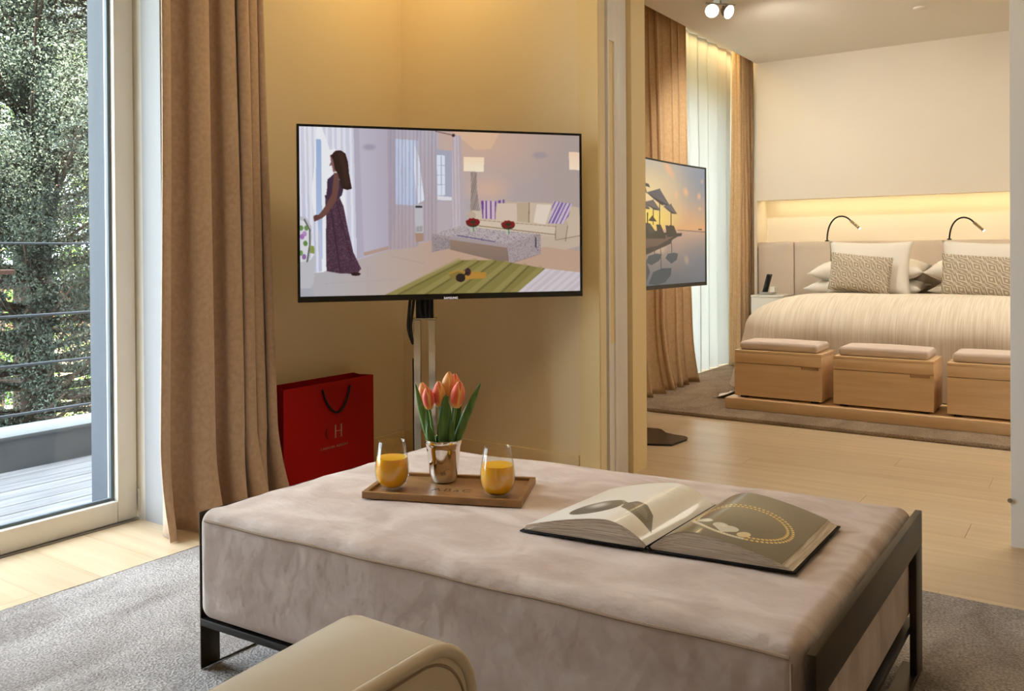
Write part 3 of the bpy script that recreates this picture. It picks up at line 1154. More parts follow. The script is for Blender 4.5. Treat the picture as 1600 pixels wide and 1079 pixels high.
def tulip(dx, dd, h, scale, mats, label, leaves=(), lean=0.0):
    """dx to the right in the photograph, dd away; h = height of the bloom's base above the cup rim"""
    base = Vector((PX, PY, TT + 0.012)) + right2 * dx * 0.35 + away2 * dd * 0.35
    top = Vector((PX, PY, TT + PH + h)) + right2 * dx + away2 * dd
    rim = Vector((PX, PY, TT + PH)) + right2 * max(-.028, min(.028, dx * .7)) + away2 * max(-.026, min(.026, dd * .7))
    t = empty('tulip', base, label, 'tulip', 'tulips in the silver cup')
    path = [base.lerp(rim, k / 4) for k in range(4)] + bezier(rim, rim.lerp(top, .5) + Vector((0, 0, .01)), top, 6)
    MB().tube(path, 0.0036, 8).build('stem', M['stem'], t)
    ax = (top - path[-3]).normalized()
    ax = (ax + right2 * lean + Vector((0, 0, .6))).normalized()
    sx = ax.cross(Vector((0, 1, 0.1))).normalized()
    sy = ax.cross(sx)
    L = 0.058 * scale
    R = 0.0148 * scale
    for ring, n, rr, off in ((0, 3, 0.92, 0.0), (1, 3, 1.0, PI / 3)):
        for k in range(n):
            a0 = off + 2 * PI * k / n + 0.4
            def petal(u, v, a0=a0, rr=rr):
                w_ = (u - .5) * 2
                prof_r = R * rr * (math.sin(PI * min(1, (v * 0.86 + 0.10))) ** 0.62) * (1.0 if v < .6 else 1 - 0.30 * ((v - .6) / .4) ** 2)
                half = 1.12 * (1 - max(0, (v - 0.45) / 0.55) ** 2.0) ** 0.6 if v < 1 else 0.0
                ang = a0 + w_ * max(0.03, half)
                edge = 1 + 0.05 * (1 - w_ * w_)
                p = top + ax * (v * L - 0.002) + (sx * math.cos(ang) + sy * math.sin(ang)) * prof_r * edge
                return p
            bb = MB()
            bb.grid(petal, 8, 12, uv=True)
            o = bb.build('petal', M[mats[(k + ring) % len(mats)]], t, angle=180)
            sol = o.modifiers.new('thickness', 'SOLIDIFY')
            sol.thickness = 0.0008
    for (la, lx, ld, lh, lw, bend) in leaves:
        lb = Vector((PX, PY, TT + PH - 0.05)) + right2 * la[0] + away2 * la[1]
        lt = Vector((PX, PY, TT + PH + lh)) + right2 * lx + away2 * ld
        ctrl = lb.lerp(lt, 0.45) + right2 * bend + Vector((0, 0, 0.02))
        spine = bezier(lb, ctrl, lt, 16)
        face = -away2
        def leaf(u, v, spine=spine, lw=lw):
            i = v * 16
            k = min(15, int(i))
            p = spine[k].lerp(spine[k + 1], i - k)
            tg = (spine[k + 1] - spine[k]).normalized()
            side = tg.cross(face).normalized()
            wid = lw * (math.sin(PI * min(1, (0.14 + 0.86 * v))) ** 0.75 if v < 1 else 0.0)
            w_ = (u - .5) * 2
            return p + side * w_ * wid + face * (w_ * w_ * wid * -0.45)
        bb = MB()
        bb.grid(leaf, 6, 24)
        o = bb.build('leaf', M['leaf'], t, angle=180)
        sol = o.modifiers.new('thickness', 'SOLIDIFY')
        sol.thickness = 0.0009


tulip(-0.046, 0.014, 0.092, 0.90, ['petal_pink', 'petal_yellow'], 'small pinkish tulip at the outer end of the bunch by the chrome post', lean=-0.1,
      leaves=(((-0.022, 0.0), -0.070, 0.0, 0.140, 0.0095, -0.010), ((-0.026, -0.01), -0.040, 0.0, 0.10, 0.010, -0.006)))
tulip(-0.034, -0.016, 0.080, 0.98, ['petal_red', 'petal_pink'], 'low red tulip bloom with pale base in front of the chrome post',
      leaves=(((-0.022, -0.022), -0.036, -0.02, 0.046, 0.0085, -0.008),))
tulip(-0.010, 0.002, 0.084, 1.10, ['petal_yellow', 'petal_pink', 'petal_yellow'], 'yellow edged orange tulip in the middle of the bunch',
      leaves=(((0.000, -0.020), 0.008, -0.018, 0.116, 0.0155, -0.004),))
tulip(0.010, 0.012, 0.108, 1.08, ['petal_pink', 'petal_yellow'], 'tallest pink orange tulip bloom of the bunch', lean=0.1,
      leaves=(((0.010, 0.0), 0.012, 0.01, 0.09, 0.009, 0.006),))
tulip(0.026, 0.022, 0.106, 1.0, ['petal_red'], 'orange red tulip half hidden behind the two tallest blooms',
      leaves=(((0.020, 0.016), 0.042, 0.016, 0.100, 0.009, 0.006),))
tulip(0.033, -0.014, 0.083, 1.18, ['petal_red', 'petal_red', 'petal_pink'], 'large deep orange tulip beside the long outward leaf', lean=0.12,
      leaves=(((0.018, -0.010), 0.096, -0.004, 0.142, 0.0110, 0.000), ((0.018, -0.02), 0.022, -0.02, 0.05, 0.008, 0.004)))

# ------------------------------------------------------------------ painted pictures (screens and book pages)


def homog(src, dst):
    A = []
    for (x, y), (u, v) in zip(src, dst):
        A.append([x, y, 1, 0, 0, 0, -u * x, -u * y, -u])
        A.append([0, 0, 0, x, y, 1, -v * x, -v * y, -v])
    _, _, vt = np.linalg.svd(np.array(A, float))
    return vt[-1].reshape(3, 3)


class Painter:
    """fills polygons given in drawing coordinates onto a small canvas"""
    def __init__(self, w, h, quad):
        self.w, self.h = w, h
        u, v = np.meshgrid((np.arange(w) + .5) / w, (np.arange(h) + .5) / h)
        Hm = homog([(0, 0), (1, 0), (1, 1), (0, 1)], quad)
        P = np.stack([u, v, np.ones_like(u)], -1) @ Hm.T
        self.x, self.y = P[..., 0] / P[..., 2], P[..., 1] / P[..., 2]
        self.a = np.zeros((h, w, 3), np.float32)

    def inside(self, pts):
        x, y = self.x, self.y
        c = np.zeros(x.shape, bool)
        n = len(pts)
        for i in range(n):
            x1, y1 = pts[i]
            x2, y2 = pts[(i + 1) % n]
            if y1 == y2:
                continue
            cond = ((y1 > y) != (y2 > y)) & (x < (x2 - x1) * (y - y1) / (y2 - y1) + x1)
            c ^= cond
        return c

    def poly(self, pts, col, alpha=1.0):
        m = self.inside(pts)
        self._mix(m.astype(np.float32) * alpha, col)

    def _mix(self, al, col):
        col = np.array(col, np.float32) / 255 if not (isinstance(col, np.ndarray) and col.ndim == 3) else col
        self.a = self.a * (1 - al[..., None]) + col * al[..., None]

    def ell(self, cx, cy, rx, ry, col, alpha=1.0, soft=0.0, rot=0.0):
        dx, dy = self.x - cx, self.y - cy
        c, s = math.cos(rot), math.sin(rot)
        d = np.sqrt(((dx * c + dy * s) / rx) ** 2 + ((-dx * s + dy * c) / ry) ** 2)
        al = np.clip((1 - d) / soft, 0, 1) if soft else (d < 1).astype(np.float32)
        self._mix(al.astype(np.float32) * alpha, col)

    def line(self, p, q, wd, col, alpha=1.0):
        (x1, y1), (x2, y2) = p, q
        dx, dy = x2 - x1, y2 - y1
        t = np.clip(((self.x - x1) * dx + (self.y - y1) * dy) / (dx * dx + dy * dy + 1e-9), 0, 1)
        d = np.hypot(self.x - x1 - t * dx, self.y - y1 - t * dy)
        self._mix((d < wd / 2).astype(np.float32) * alpha, col)

    def stripes(self, pts, col, period, alpha=0.5, slope=0.0, duty=0.5, seed=0):
        m = self.inside(pts)
        ph = (self.x + self.y * slope) / period
        st = (np.sin(2 * PI * ph) + 0.6 * np.sin(2 * PI * ph * 1.73 + seed)) > (1 - 2 * duty)
        self._mix((m & st).astype(np.float32) * alpha, col)

    def vgrad(self, pts, c0, c1, y0, y1, alpha=1.0):
        m = self.inside(pts).astype(np.float32)
        t = np.clip((self.y - y0) / (y1 - y0), 0, 1)[..., None]
        col = (np.array(c0) * (1 - t) + np.array(c1) * t) / 255
        self._mix(m * alpha, col.astype(np.float32))

    def hgrad(self, pts, c0, c1, x0, x1, alpha=1.0):
        m = self.inside(pts).astype(np.float32)
        t = np.clip((self.x - x0) / (x1 - x0), 0, 1)[..., None]
        col = (np.array(c0) * (1 - t) + np.array(c1) * t) / 255
        self._mix(m * alpha, col.astype(np.float32))

    def speckle(self, pts, col, amount, alpha=0.6, seed=1, scale=1):
        m = self.inside(pts)
        g = np.random.default_rng(seed)
        n = g.random((self.h // scale + 1, self.w // scale + 1)).repeat(scale, 0).repeat(scale, 1)[:self.h, :self.w]
        self._mix((m & (n < amount)).astype(np.float32) * alpha, col)


def paint_living():
    P = Painter(760, 428, [(108, 82), (1532, 140), (1522, 950), (97, 967)])
    ALL = [(0, 0), (1700, 0), (1700, 1100), (0, 1100)]
    P.hgrad(ALL, (206, 200, 212), (192, 176, 172), 400, 1400)
    P.ell(1040, 150, 420, 300, (232, 190, 160), 0.75, 1.0)
    P.poly([(820, 60), (1160, 60), (1080, 205), (1000, 210)], (246, 208, 170), 0.5)
    P.ell(1060, 420, 150, 90, (238, 196, 168), 0.6, 0.8)
    P.ell(1330, 240, 50, 22, (178, 166, 172), 0.8, 0.5)
    P.hgrad([(395, 60), (560, 60), (556, 740), (385, 790)], (208, 202, 216), (196, 188, 202), 400, 560)
    P.ell(462, 192, 42, 22, (176, 172, 190), 0.9, 0.6)
    # floor
    P.hgrad([(60, 1000), (60, 880), (400, 775), (560, 725), (770, 680), (940, 610), (1600, 760), (1600, 1000)], (198, 194, 198), (206, 176, 156), 250, 900)
    P.poly([(420, 740), (560, 705), (560, 722), (425, 758)], (196, 170, 158))
    P.line((560, 760), (730, 800), 3, (180, 160, 150), .6)
    P.line((440, 800), (440, 960), 3, (184, 180, 182), .6)
    P.line((220, 900), (620, 880), 3, (184, 180, 182), .6)
    # big window on the left
    P.poly([(90, 60), (390, 60), (385, 770), (215, 840), (90, 850)], (250, 251, 255))
    P.vgrad([(193, 150), (218, 150), (214, 770), (180, 770)], (176, 196, 232), (200, 212, 240), 150, 800)
    P.vgrad([(100, 70), (196, 80), (180, 300), (165, 430), (175, 560), (205, 640), (210, 835), (175, 842), (97, 600)], (226, 226, 240), (206, 210, 232), 80, 800)
    P.stripes([(100, 70), (196, 80), (180, 300), (165, 430), (205, 640), (210, 835), (175, 842), (97, 600)], (250, 250, 255), 26, 0.7)
    P.poly([(218, 70), (388, 75), (384, 770), (340, 770), (330, 330), (290, 200), (262, 205)], (222, 222, 238))
    P.stripes([(218, 70), (388, 75), (384, 770), (340, 770), (330, 330), (290, 200), (262, 205)], (248, 249, 255), 30, 0.7, 0.0)
    P.poly([(384, 80), (410, 82), (424, 765), (386, 772)], (196, 190, 206))
    # middle window, curtains, radiator
    P.vgrad([(556, 90), (812, 105), (800, 675), (705, 690), (690, 715), (548, 728)], (200, 194, 206), (196, 180, 184), 90, 720)
    P.vgrad([(592, 150), (712, 160), (705, 500), (590, 490)], (214, 224, 246), (204, 214, 240), 100, 500)
    P.poly([(690, 180), (712, 240), (736, 470), (700, 490), (686, 300)], (236, 242, 254))
    P.stripes([(556, 90), (812, 105), (800, 675), (705, 690), (690, 715), (548, 728)], (170, 160, 172), 19, 0.45, 0.02, 0.35, 2)
    P.poly([(556, 95), (600, 95), (588, 560), (548, 720)], (178, 168, 184), 0.5)
    P.poly([(686, 490), (728, 490), (728, 640), (686, 640)], (206, 204, 210))
    P.poly([(690, 500), (724, 500), (724, 510), (690, 508)], (60, 60, 70))
    for k in range(5):
        P.line((690, 610 + k * 6), (724, 606 + k * 6), 2.5, (150, 140, 140))
    P.poly([(684, 640), (728, 640), (728, 680), (690, 690)], (186, 158, 140))
    # small window with stays
    P.poly([(803, 205), (880, 215), (876, 475), (803, 475)], (186, 186, 204))
    P.poly([(803, 235), (845, 238), (842, 445), (803, 445)], (232, 240, 252))
    P.line((825, 236), (824, 445), 3, (170, 178, 200))
    for yy in (290, 340, 390):
        P.line((803, yy), (845, yy), 3, (180, 188, 206))
    P.poly([(803, 448), (876, 455), (876, 472), (803, 470)], (236, 234, 238))
    P.poly([(885, 130), (928, 135), (925, 600), (870, 620)], (214, 202, 208))
    P.stripes([(885, 130), (928, 135), (925, 600), (870, 620)], (184, 170, 178), 17, 0.5)
    P.line((800, 112), (890, 133), 4, (120, 90, 80))
    P.ell(890, 134, 8, 8, (70, 50, 50))
    # lamps
    P.vgrad([(940, 245), (1045, 250), (1040, 325), (938, 320)], (255, 230, 200), (255, 244, 222), 245, 325)
    P.poly([(976, 325), (1004, 325), (1003, 400), (1016, 530), (968, 530), (974, 420)], (150, 134, 130))
    P.stripes([(976, 325), (1004, 325), (1003, 400), (1016, 530), (968, 530), (974, 420)], (206, 192, 184), 9, 0.7, 0.3)
    P.vgrad([(1478, 223), (1540, 227), (1540, 320), (1478, 316)], (252, 222, 196), (255, 236, 214), 223, 320)
    # sofa
    P.poly([(1030, 490), (1150, 480), (1400, 492), (1525, 515), (1530, 700), (1330, 720), (1000, 640)], (214, 196, 176))
    P.poly([(952, 540), (980, 525), (1030, 530), (1030, 580), (985, 582), (955, 570)], (220, 204, 186))
    P.ell(974, 552, 22, 22, (204, 186, 168))
    P.poly([(1150, 482), (1210, 486), (1206, 585), (1120, 580)], (206, 186, 164))
    P.poly([(1210, 486), (1270, 488), (1265, 590), (1204, 582)], (204, 184, 160))
    P.poly([(1272, 490), (1380, 494), (1370, 600), (1265, 590)], (218, 200, 180))
    P.line((1270, 488), (1266, 590), 4, (150, 120, 90))
    P.poly([(985, 572), (1120, 578), (1405, 612), (1400, 662), (1000, 615)], (224, 208, 190))
    P.line((1010, 606), (1398, 655), 4, (150, 124, 100))
    P.line((1000, 575), (1405, 613), 3, (176, 150, 126))
    P.poly([(1330, 670), (1524, 660), (1524, 715), (1450, 735), (1328, 715)], (210, 192, 174))
    P.poly([(1405, 600), (1440, 575), (1524, 560), (1526, 665), (1400, 685)], (216, 198, 178))
    P.ell(1436, 606, 32, 30, (206, 188, 168))
    P.poly([(1404, 606), (1464, 610), (1450, 690), (1400, 680)], (206, 188, 168))
    P.line((1403, 610), (1400, 682), 3, (140, 116, 96))
    P.line((1464, 612), (1452, 690), 3, (140, 116, 96))
    P.line((1400, 684), (1524, 662), 3, (150, 124, 100))
    for (pts, c) in (([(1024, 475), (1100, 478), (1096, 572), (1030, 568)], (220, 200, 210)), ([(1098, 478), (1148, 468), (1150, 500), (1104, 560)], (196, 178, 190))):
        P.poly(pts, c)
        P.stripes(pts, (120, 70, 150), 22, 0.85, 0.02, 0.4)
    P.poly([(1106, 488), (1206, 490), (1206, 585), (1096, 575)], (226, 206, 190))
    pts = [(1395, 480), (1488, 495), (1470, 560), (1440, 600), (1365, 596)]
    P.poly(pts, (216, 200, 214))
    P.stripes(pts, (126, 100, 170), 20, 0.85, 0.5, 0.4)
    P.poly([(1308, 496), (1384, 500), (1350, 602), (1290, 592)], (236, 222, 208))
    # coffee table
    P.poly([(860, 660), (925, 610), (1325, 655), (1325, 755), (1165, 806), (870, 730)], (150, 122, 104))
    P.vgrad([(862, 668), (1155, 712), (1152, 805), (860, 728)], (170, 146, 130), (150, 130, 120), 660, 800)
    P.poly([(770, 645), (862, 664), (862, 722), (768, 742)], (178, 166, 166))
    P.poly([(1152, 700), (1325, 655), (1325, 754), (1160, 806)], (192, 178, 178))
    P.poly([(770, 645), (925, 608), (1325, 652), (1155, 703)], (206, 194, 194))
    P.poly([(770, 645), (1155, 703), (1155, 722), (770, 662)], (184, 170, 172))
    for pts in ([(770, 645), (862, 664), (862, 722), (768, 742)], [(1152, 700), (1325, 655), (1325, 754), (1160, 806)], [(770, 645), (925, 608), (1325, 652), (1155, 703)]):
        P.speckle(pts, (120, 106, 122), 0.20, 0.55, 4, 2)
        P.stripes(pts, (150, 138, 146), 31, 0.35, 3.0, 0.3, 3)
    P.line((900, 655), (1090, 690), 5, (90, 84, 130), 0.8)
    P.line((1300, 670), (1300, 720), 5, (60, 56, 66))
    for (cx, cy) in ((980, 590), (1160, 604)):
        P.poly([(cx - 14, cy + 16), (cx + 16, cy + 16), (cx + 14, cy + 48), (cx - 12, cy + 48)], (200, 210, 190), 0.6)
        P.line((cx, cy + 10), (cx + 4, cy + 44), 4, (90, 120, 70))
        P.ell(cx, cy, 34, 22, (46, 66, 40))
        for k in range(9):
            P.ell(cx + 26 * math.cos(k * 2.4), cy - 4 + 13 * math.sin(k * 2.4), 10, 8, (140, 24, 36))
    # bed with olive throw
    P.poly([(520, 965), (905, 784), (1100, 786), (1345, 832), (1200, 958)], (150, 140, 84))
    for (a, b_) in (((905, 786), (560, 960)), ((985, 788), (700, 960)), ((1070, 790), (830, 960)), ((1150, 800), (950, 960)), ((1240, 815), (1080, 960)), ((1320, 832), (1180, 955))):
        P.line(a, b_, 26, (176, 164, 108), 0.55)
        P.line((a[0] + 22, a[1] + 3), (b_[0] + 34, b_[1]), 9, (110, 104, 56), 0.6)
    P.poly([(1345, 832), (1535, 855), (1530, 965), (1198, 958)], (212, 202, 206))
    P.stripes([(1345, 832), (1535, 855), (1530, 965), (1198, 958)], (228, 222, 228), 46, 0.6, 1.2)
    P.poly([(850, 850), (900, 838), (1045, 850), (1040, 880), (930, 885), (880, 880)], (196, 150, 70))
    P.poly([(850, 860), (900, 842), (930, 850), (905, 885), (866, 880)], (150, 130, 70))
    P.ell(912, 876, 24, 22, (40, 24, 26))
    P.ell(950, 846, 15, 20, (76, 46, 58))
    P.line((915, 872), (950, 850), 8, (40, 26, 28))
    # chair back at the edge
    P.poly([(90, 545), (135, 556), (160, 600), (162, 660), (148, 780), (175, 745), (176, 800), (165, 900), (150, 925), (90, 930)], (206, 206, 212))
    P.poly([(90, 562), (125, 575), (146, 615), (146, 690), (132, 780), (90, 790)], (232, 232, 236))
    P.line((125, 565), (152, 620), 7, (104, 108, 110))
    P.line((152, 620), (150, 700), 7, (104, 108, 110))
    P.line((150, 700), (135, 785), 7, (104, 108, 110))
    for (cx, cy, c) in ((112, 655, (172, 120, 190)), (125, 640, (190, 150, 206)), (108, 610, (110, 150, 90)), (128, 690, (110, 150, 80)), (104, 740, (120, 160, 90)), (120, 760, (150, 110, 170)), (135, 610, (120, 150, 90))):
        P.ell(cx, cy, 11, 14, c, 0.9)
    P.poly([(148, 700), (172, 705), (174, 745), (150, 740)], (160, 170, 100))
    P.poly([(90, 925), (150, 922), (165, 930), (165, 965), (90, 967)], (190, 190, 200))
    # woman in a long patterned dress, back turned
    P.poly([(232, 440), (300, 440), (325, 500), (345, 620), (370, 740), (408, 825), (385, 850), (300, 848), (232, 835), (232, 700), (236, 560)], (84, 56, 78))
    P.speckle([(232, 440), (300, 440), (325, 500), (345, 620), (370, 740), (408, 825), (385, 850), (300, 848), (232, 835), (232, 700), (236, 560)], (146, 110, 126), 0.32, 0.55, 6, 2)
    P.line((262, 520), (300, 840), 7, (58, 36, 54), .7)
    P.line((290, 480), (360, 780), 6, (60, 38, 54), .6)
    P.poly([(246, 360), (280, 330), (330, 390), (318, 440), (296, 462), (236, 460), (244, 400)], (76, 54, 82))
    P.poly([(280, 325), (305, 325), (304, 400), (290, 470), (240, 540), (215, 560), (175, 578), (172, 562), (205, 535), (238, 490), (268, 430)], (128, 88, 82))
    P.ell(188, 555, 17, 13, (118, 80, 78))
    P.poly([(262, 232), (300, 226), (300, 318), (276, 320), (270, 285), (256, 290), (266, 268)], (150, 112, 108))
    P.poly([(266, 235), (290, 210), (316, 208), (340, 225), (352, 270), (356, 330), (369, 408), (345, 414), (318, 405), (300, 330), (284, 305), (278, 260)], (58, 36, 34))
    P.poly([(300, 220), (330, 222), (345, 290), (356, 380), (340, 400), (320, 300)], (84, 54, 48), 0.6)
    P.ell(380, 852, 24, 9, (60, 34, 40))
    # gentle softening
    a = P.a = np.clip(P.a, 0, 1) ** 1.18
    k = a.copy()
    for ax in (0, 1):
        k = (np.roll(k, 1, ax) + 2 * k + np.roll(k, -1, ax)) / 4
    k[0], k[-1], k[:, 0], k[:, -1] = a[0], a[-1], a[:, 0], a[:, -1]
    return k


SUNSET_QUAD = [(-190, 61), (425, 185), (429, 911), (-185, 966)]


def paint_sunset():
    # drawing coordinates: 830 x 1079 view of the visible part of the screen
    P = Painter(620, 360, SUNSET_QUAD)
    uu = ((np.arange(P.w) + .5) / P.w)[None, :]
    P.x = P.x - 44 * (1 - (2 * uu - 1) ** 2)      # the panel is curved
    ALL = [(-900, -300), (900, -300), (900, 1500), (-900, 1500)]
    P.vgrad(ALL, (206, 196, 196), (150, 140, 134), 100, 900)
    P.vgrad([(-900, -300), (900, -300), (900, 590), (-900, 590)], (176, 178, 184), (232, 178, 130), 120, 590)
    P.ell(40, 330, 330, 330, (248, 222, 170), 0.9, 0.9)
    P.ell(30, 500, 260, 120, (250, 226, 110), 0.9, 0.8)
    P.ell(420, 250, 200, 300, (146, 160, 178), 0.7, 0.9)
    for (cx, cy, rx, ry, rot, al) in ((180, 180, 30, 90, -0.5, .8), (295, 330, 22, 40, -0.3, .9), (385, 360, 18, 30, 0, .8), (232, 345, 18, 40, 0, .6), (405, 265, 14, 22, 0, .5), (390, 440, 16, 18, 0, .6), (100, 110, 60, 40, 0.4, .4)):
        P.ell(cx, cy, rx, ry, (250, 196, 150), al, 0.8, rot)
    # water
    P.vgrad([(-900, 575), (240, 575), (900, 605), (900, 1500), (-900, 1500)], (206, 172, 150), (112, 118, 124), 580, 930)
    P.line((240, 577), (440, 592), 4, (120, 96, 84))
    P.ell(400, 800, 180, 200, (126, 134, 146), 0.6, 0.8)
    P.ell(300, 770, 22, 44, (206, 172, 150), 0.7, 0.8, -0.2)
    P.ell(120, 700, 60, 40, (226, 196, 160), 0.6, 0.8)
    P.line((383, 574), (402, 575), 6, (40, 30, 30))
    # deck
    P.poly([(-300, 640), (140, 620), (265, 596), (265, 606), (205, 640), (195, 665), (30, 740), (-300, 800)], (62, 56, 58))
    P.poly([(-300, 650), (150, 622), (240, 606), (110, 680), (-300, 760)], (112, 92, 84))
    # umbrellas and reflections
    def umb(cx, topy, w_, h_, base, col=(104, 102, 110)):
        P.line((cx, topy), (cx, base), 5, (44, 36, 38))
        P.poly([(cx, topy), (cx + w_, topy + h_), (cx + w_ * .6, topy + h_ * 1.02), (cx, topy + h_ * .72), (cx - w_ * 1.15, topy + h_ * .28), (cx - w_ * 1.3, topy + h_ * .22)], col)
        P.poly([(cx - w_ * 1.25, topy + h_ * .24), (cx, topy + h_ * .72), (cx + w_, topy + h_), (cx + w_ * .2, topy + h_ * .98), (cx - w_ * .6, topy + h_ * .6)], (66, 62, 70))
    umb(122, 308, 66, 108, 550)
    umb(80, 380, 48, 68, 540, (110, 104, 108))
    umb(197, 408, 40, 64, 555)
    umb(20, 370, 40, 70, 540)
    P.poly([(74, 482), (104, 522), (48, 516)], (70, 52, 50))
    P.line((43, 466), (43, 540), 7, (40, 30, 34))
    P.poly([(-60, 250), (50, 275), (60, 300), (30, 290), (40, 340), (10, 300), (-60, 330)], (60, 56, 60), .8)
    # loungers
    for (x0, y0) in ((30, 530), (100, 540), (160, 546), (185, 545)):
        P.poly([(x0, y0), (x0 + 30, y0 + 4), (x0 + 50, y0 + 54), (x0 + 85, y0 + 52), (x0 + 80, y0 + 72), (x0 + 10, y0 + 76)], (42, 44, 54))
    P.poly([(-100, 520), (60, 535), (100, 595), (160, 600), (160, 632), (-100, 632)], (36, 42, 50))
    P.poly([(30, 545), (60, 540), (90, 590), (60, 600)], (52, 66, 74))
    # reflections
    for (x0, y0, x1, y1) in ((128, 700, 132, 830), (88, 700, 88, 740), (200, 660, 202, 730)):
        P.line((x0, y0), (x1, y1), 4, (70, 70, 76))
    P.poly([(50, 930), (80, 850), (140, 826), (200, 824), (195, 870), (160, 915), (110, 935)], (74, 88, 96))
    P.poly([(30, 790), (50, 745), (100, 730), (137, 735), (120, 775), (70, 805)], (78, 88, 94))
    P.poly([(160, 760), (175, 732), (215, 724), (243, 730), (235, 770), (200, 796)], (82, 90, 96))
    P.poly([(-300, 800), (30, 770), (60, 850), (30, 930), (-300, 960)], (84, 90, 96))
    a = P.a = np.clip(P.a, 0, 1) ** 1.15
    k = a.copy()
    for ax in (0, 1):
        k = (np.roll(k, 1, ax) + 2 * k + np.roll(k, -1, ax)) / 4
    k[0], k[-1], k[:, 0], k[:, -1] = a[0], a[-1], a[:, 0], a[:, -1]
    return k


# ------------------------------------------------------------------ televisions on chrome stands


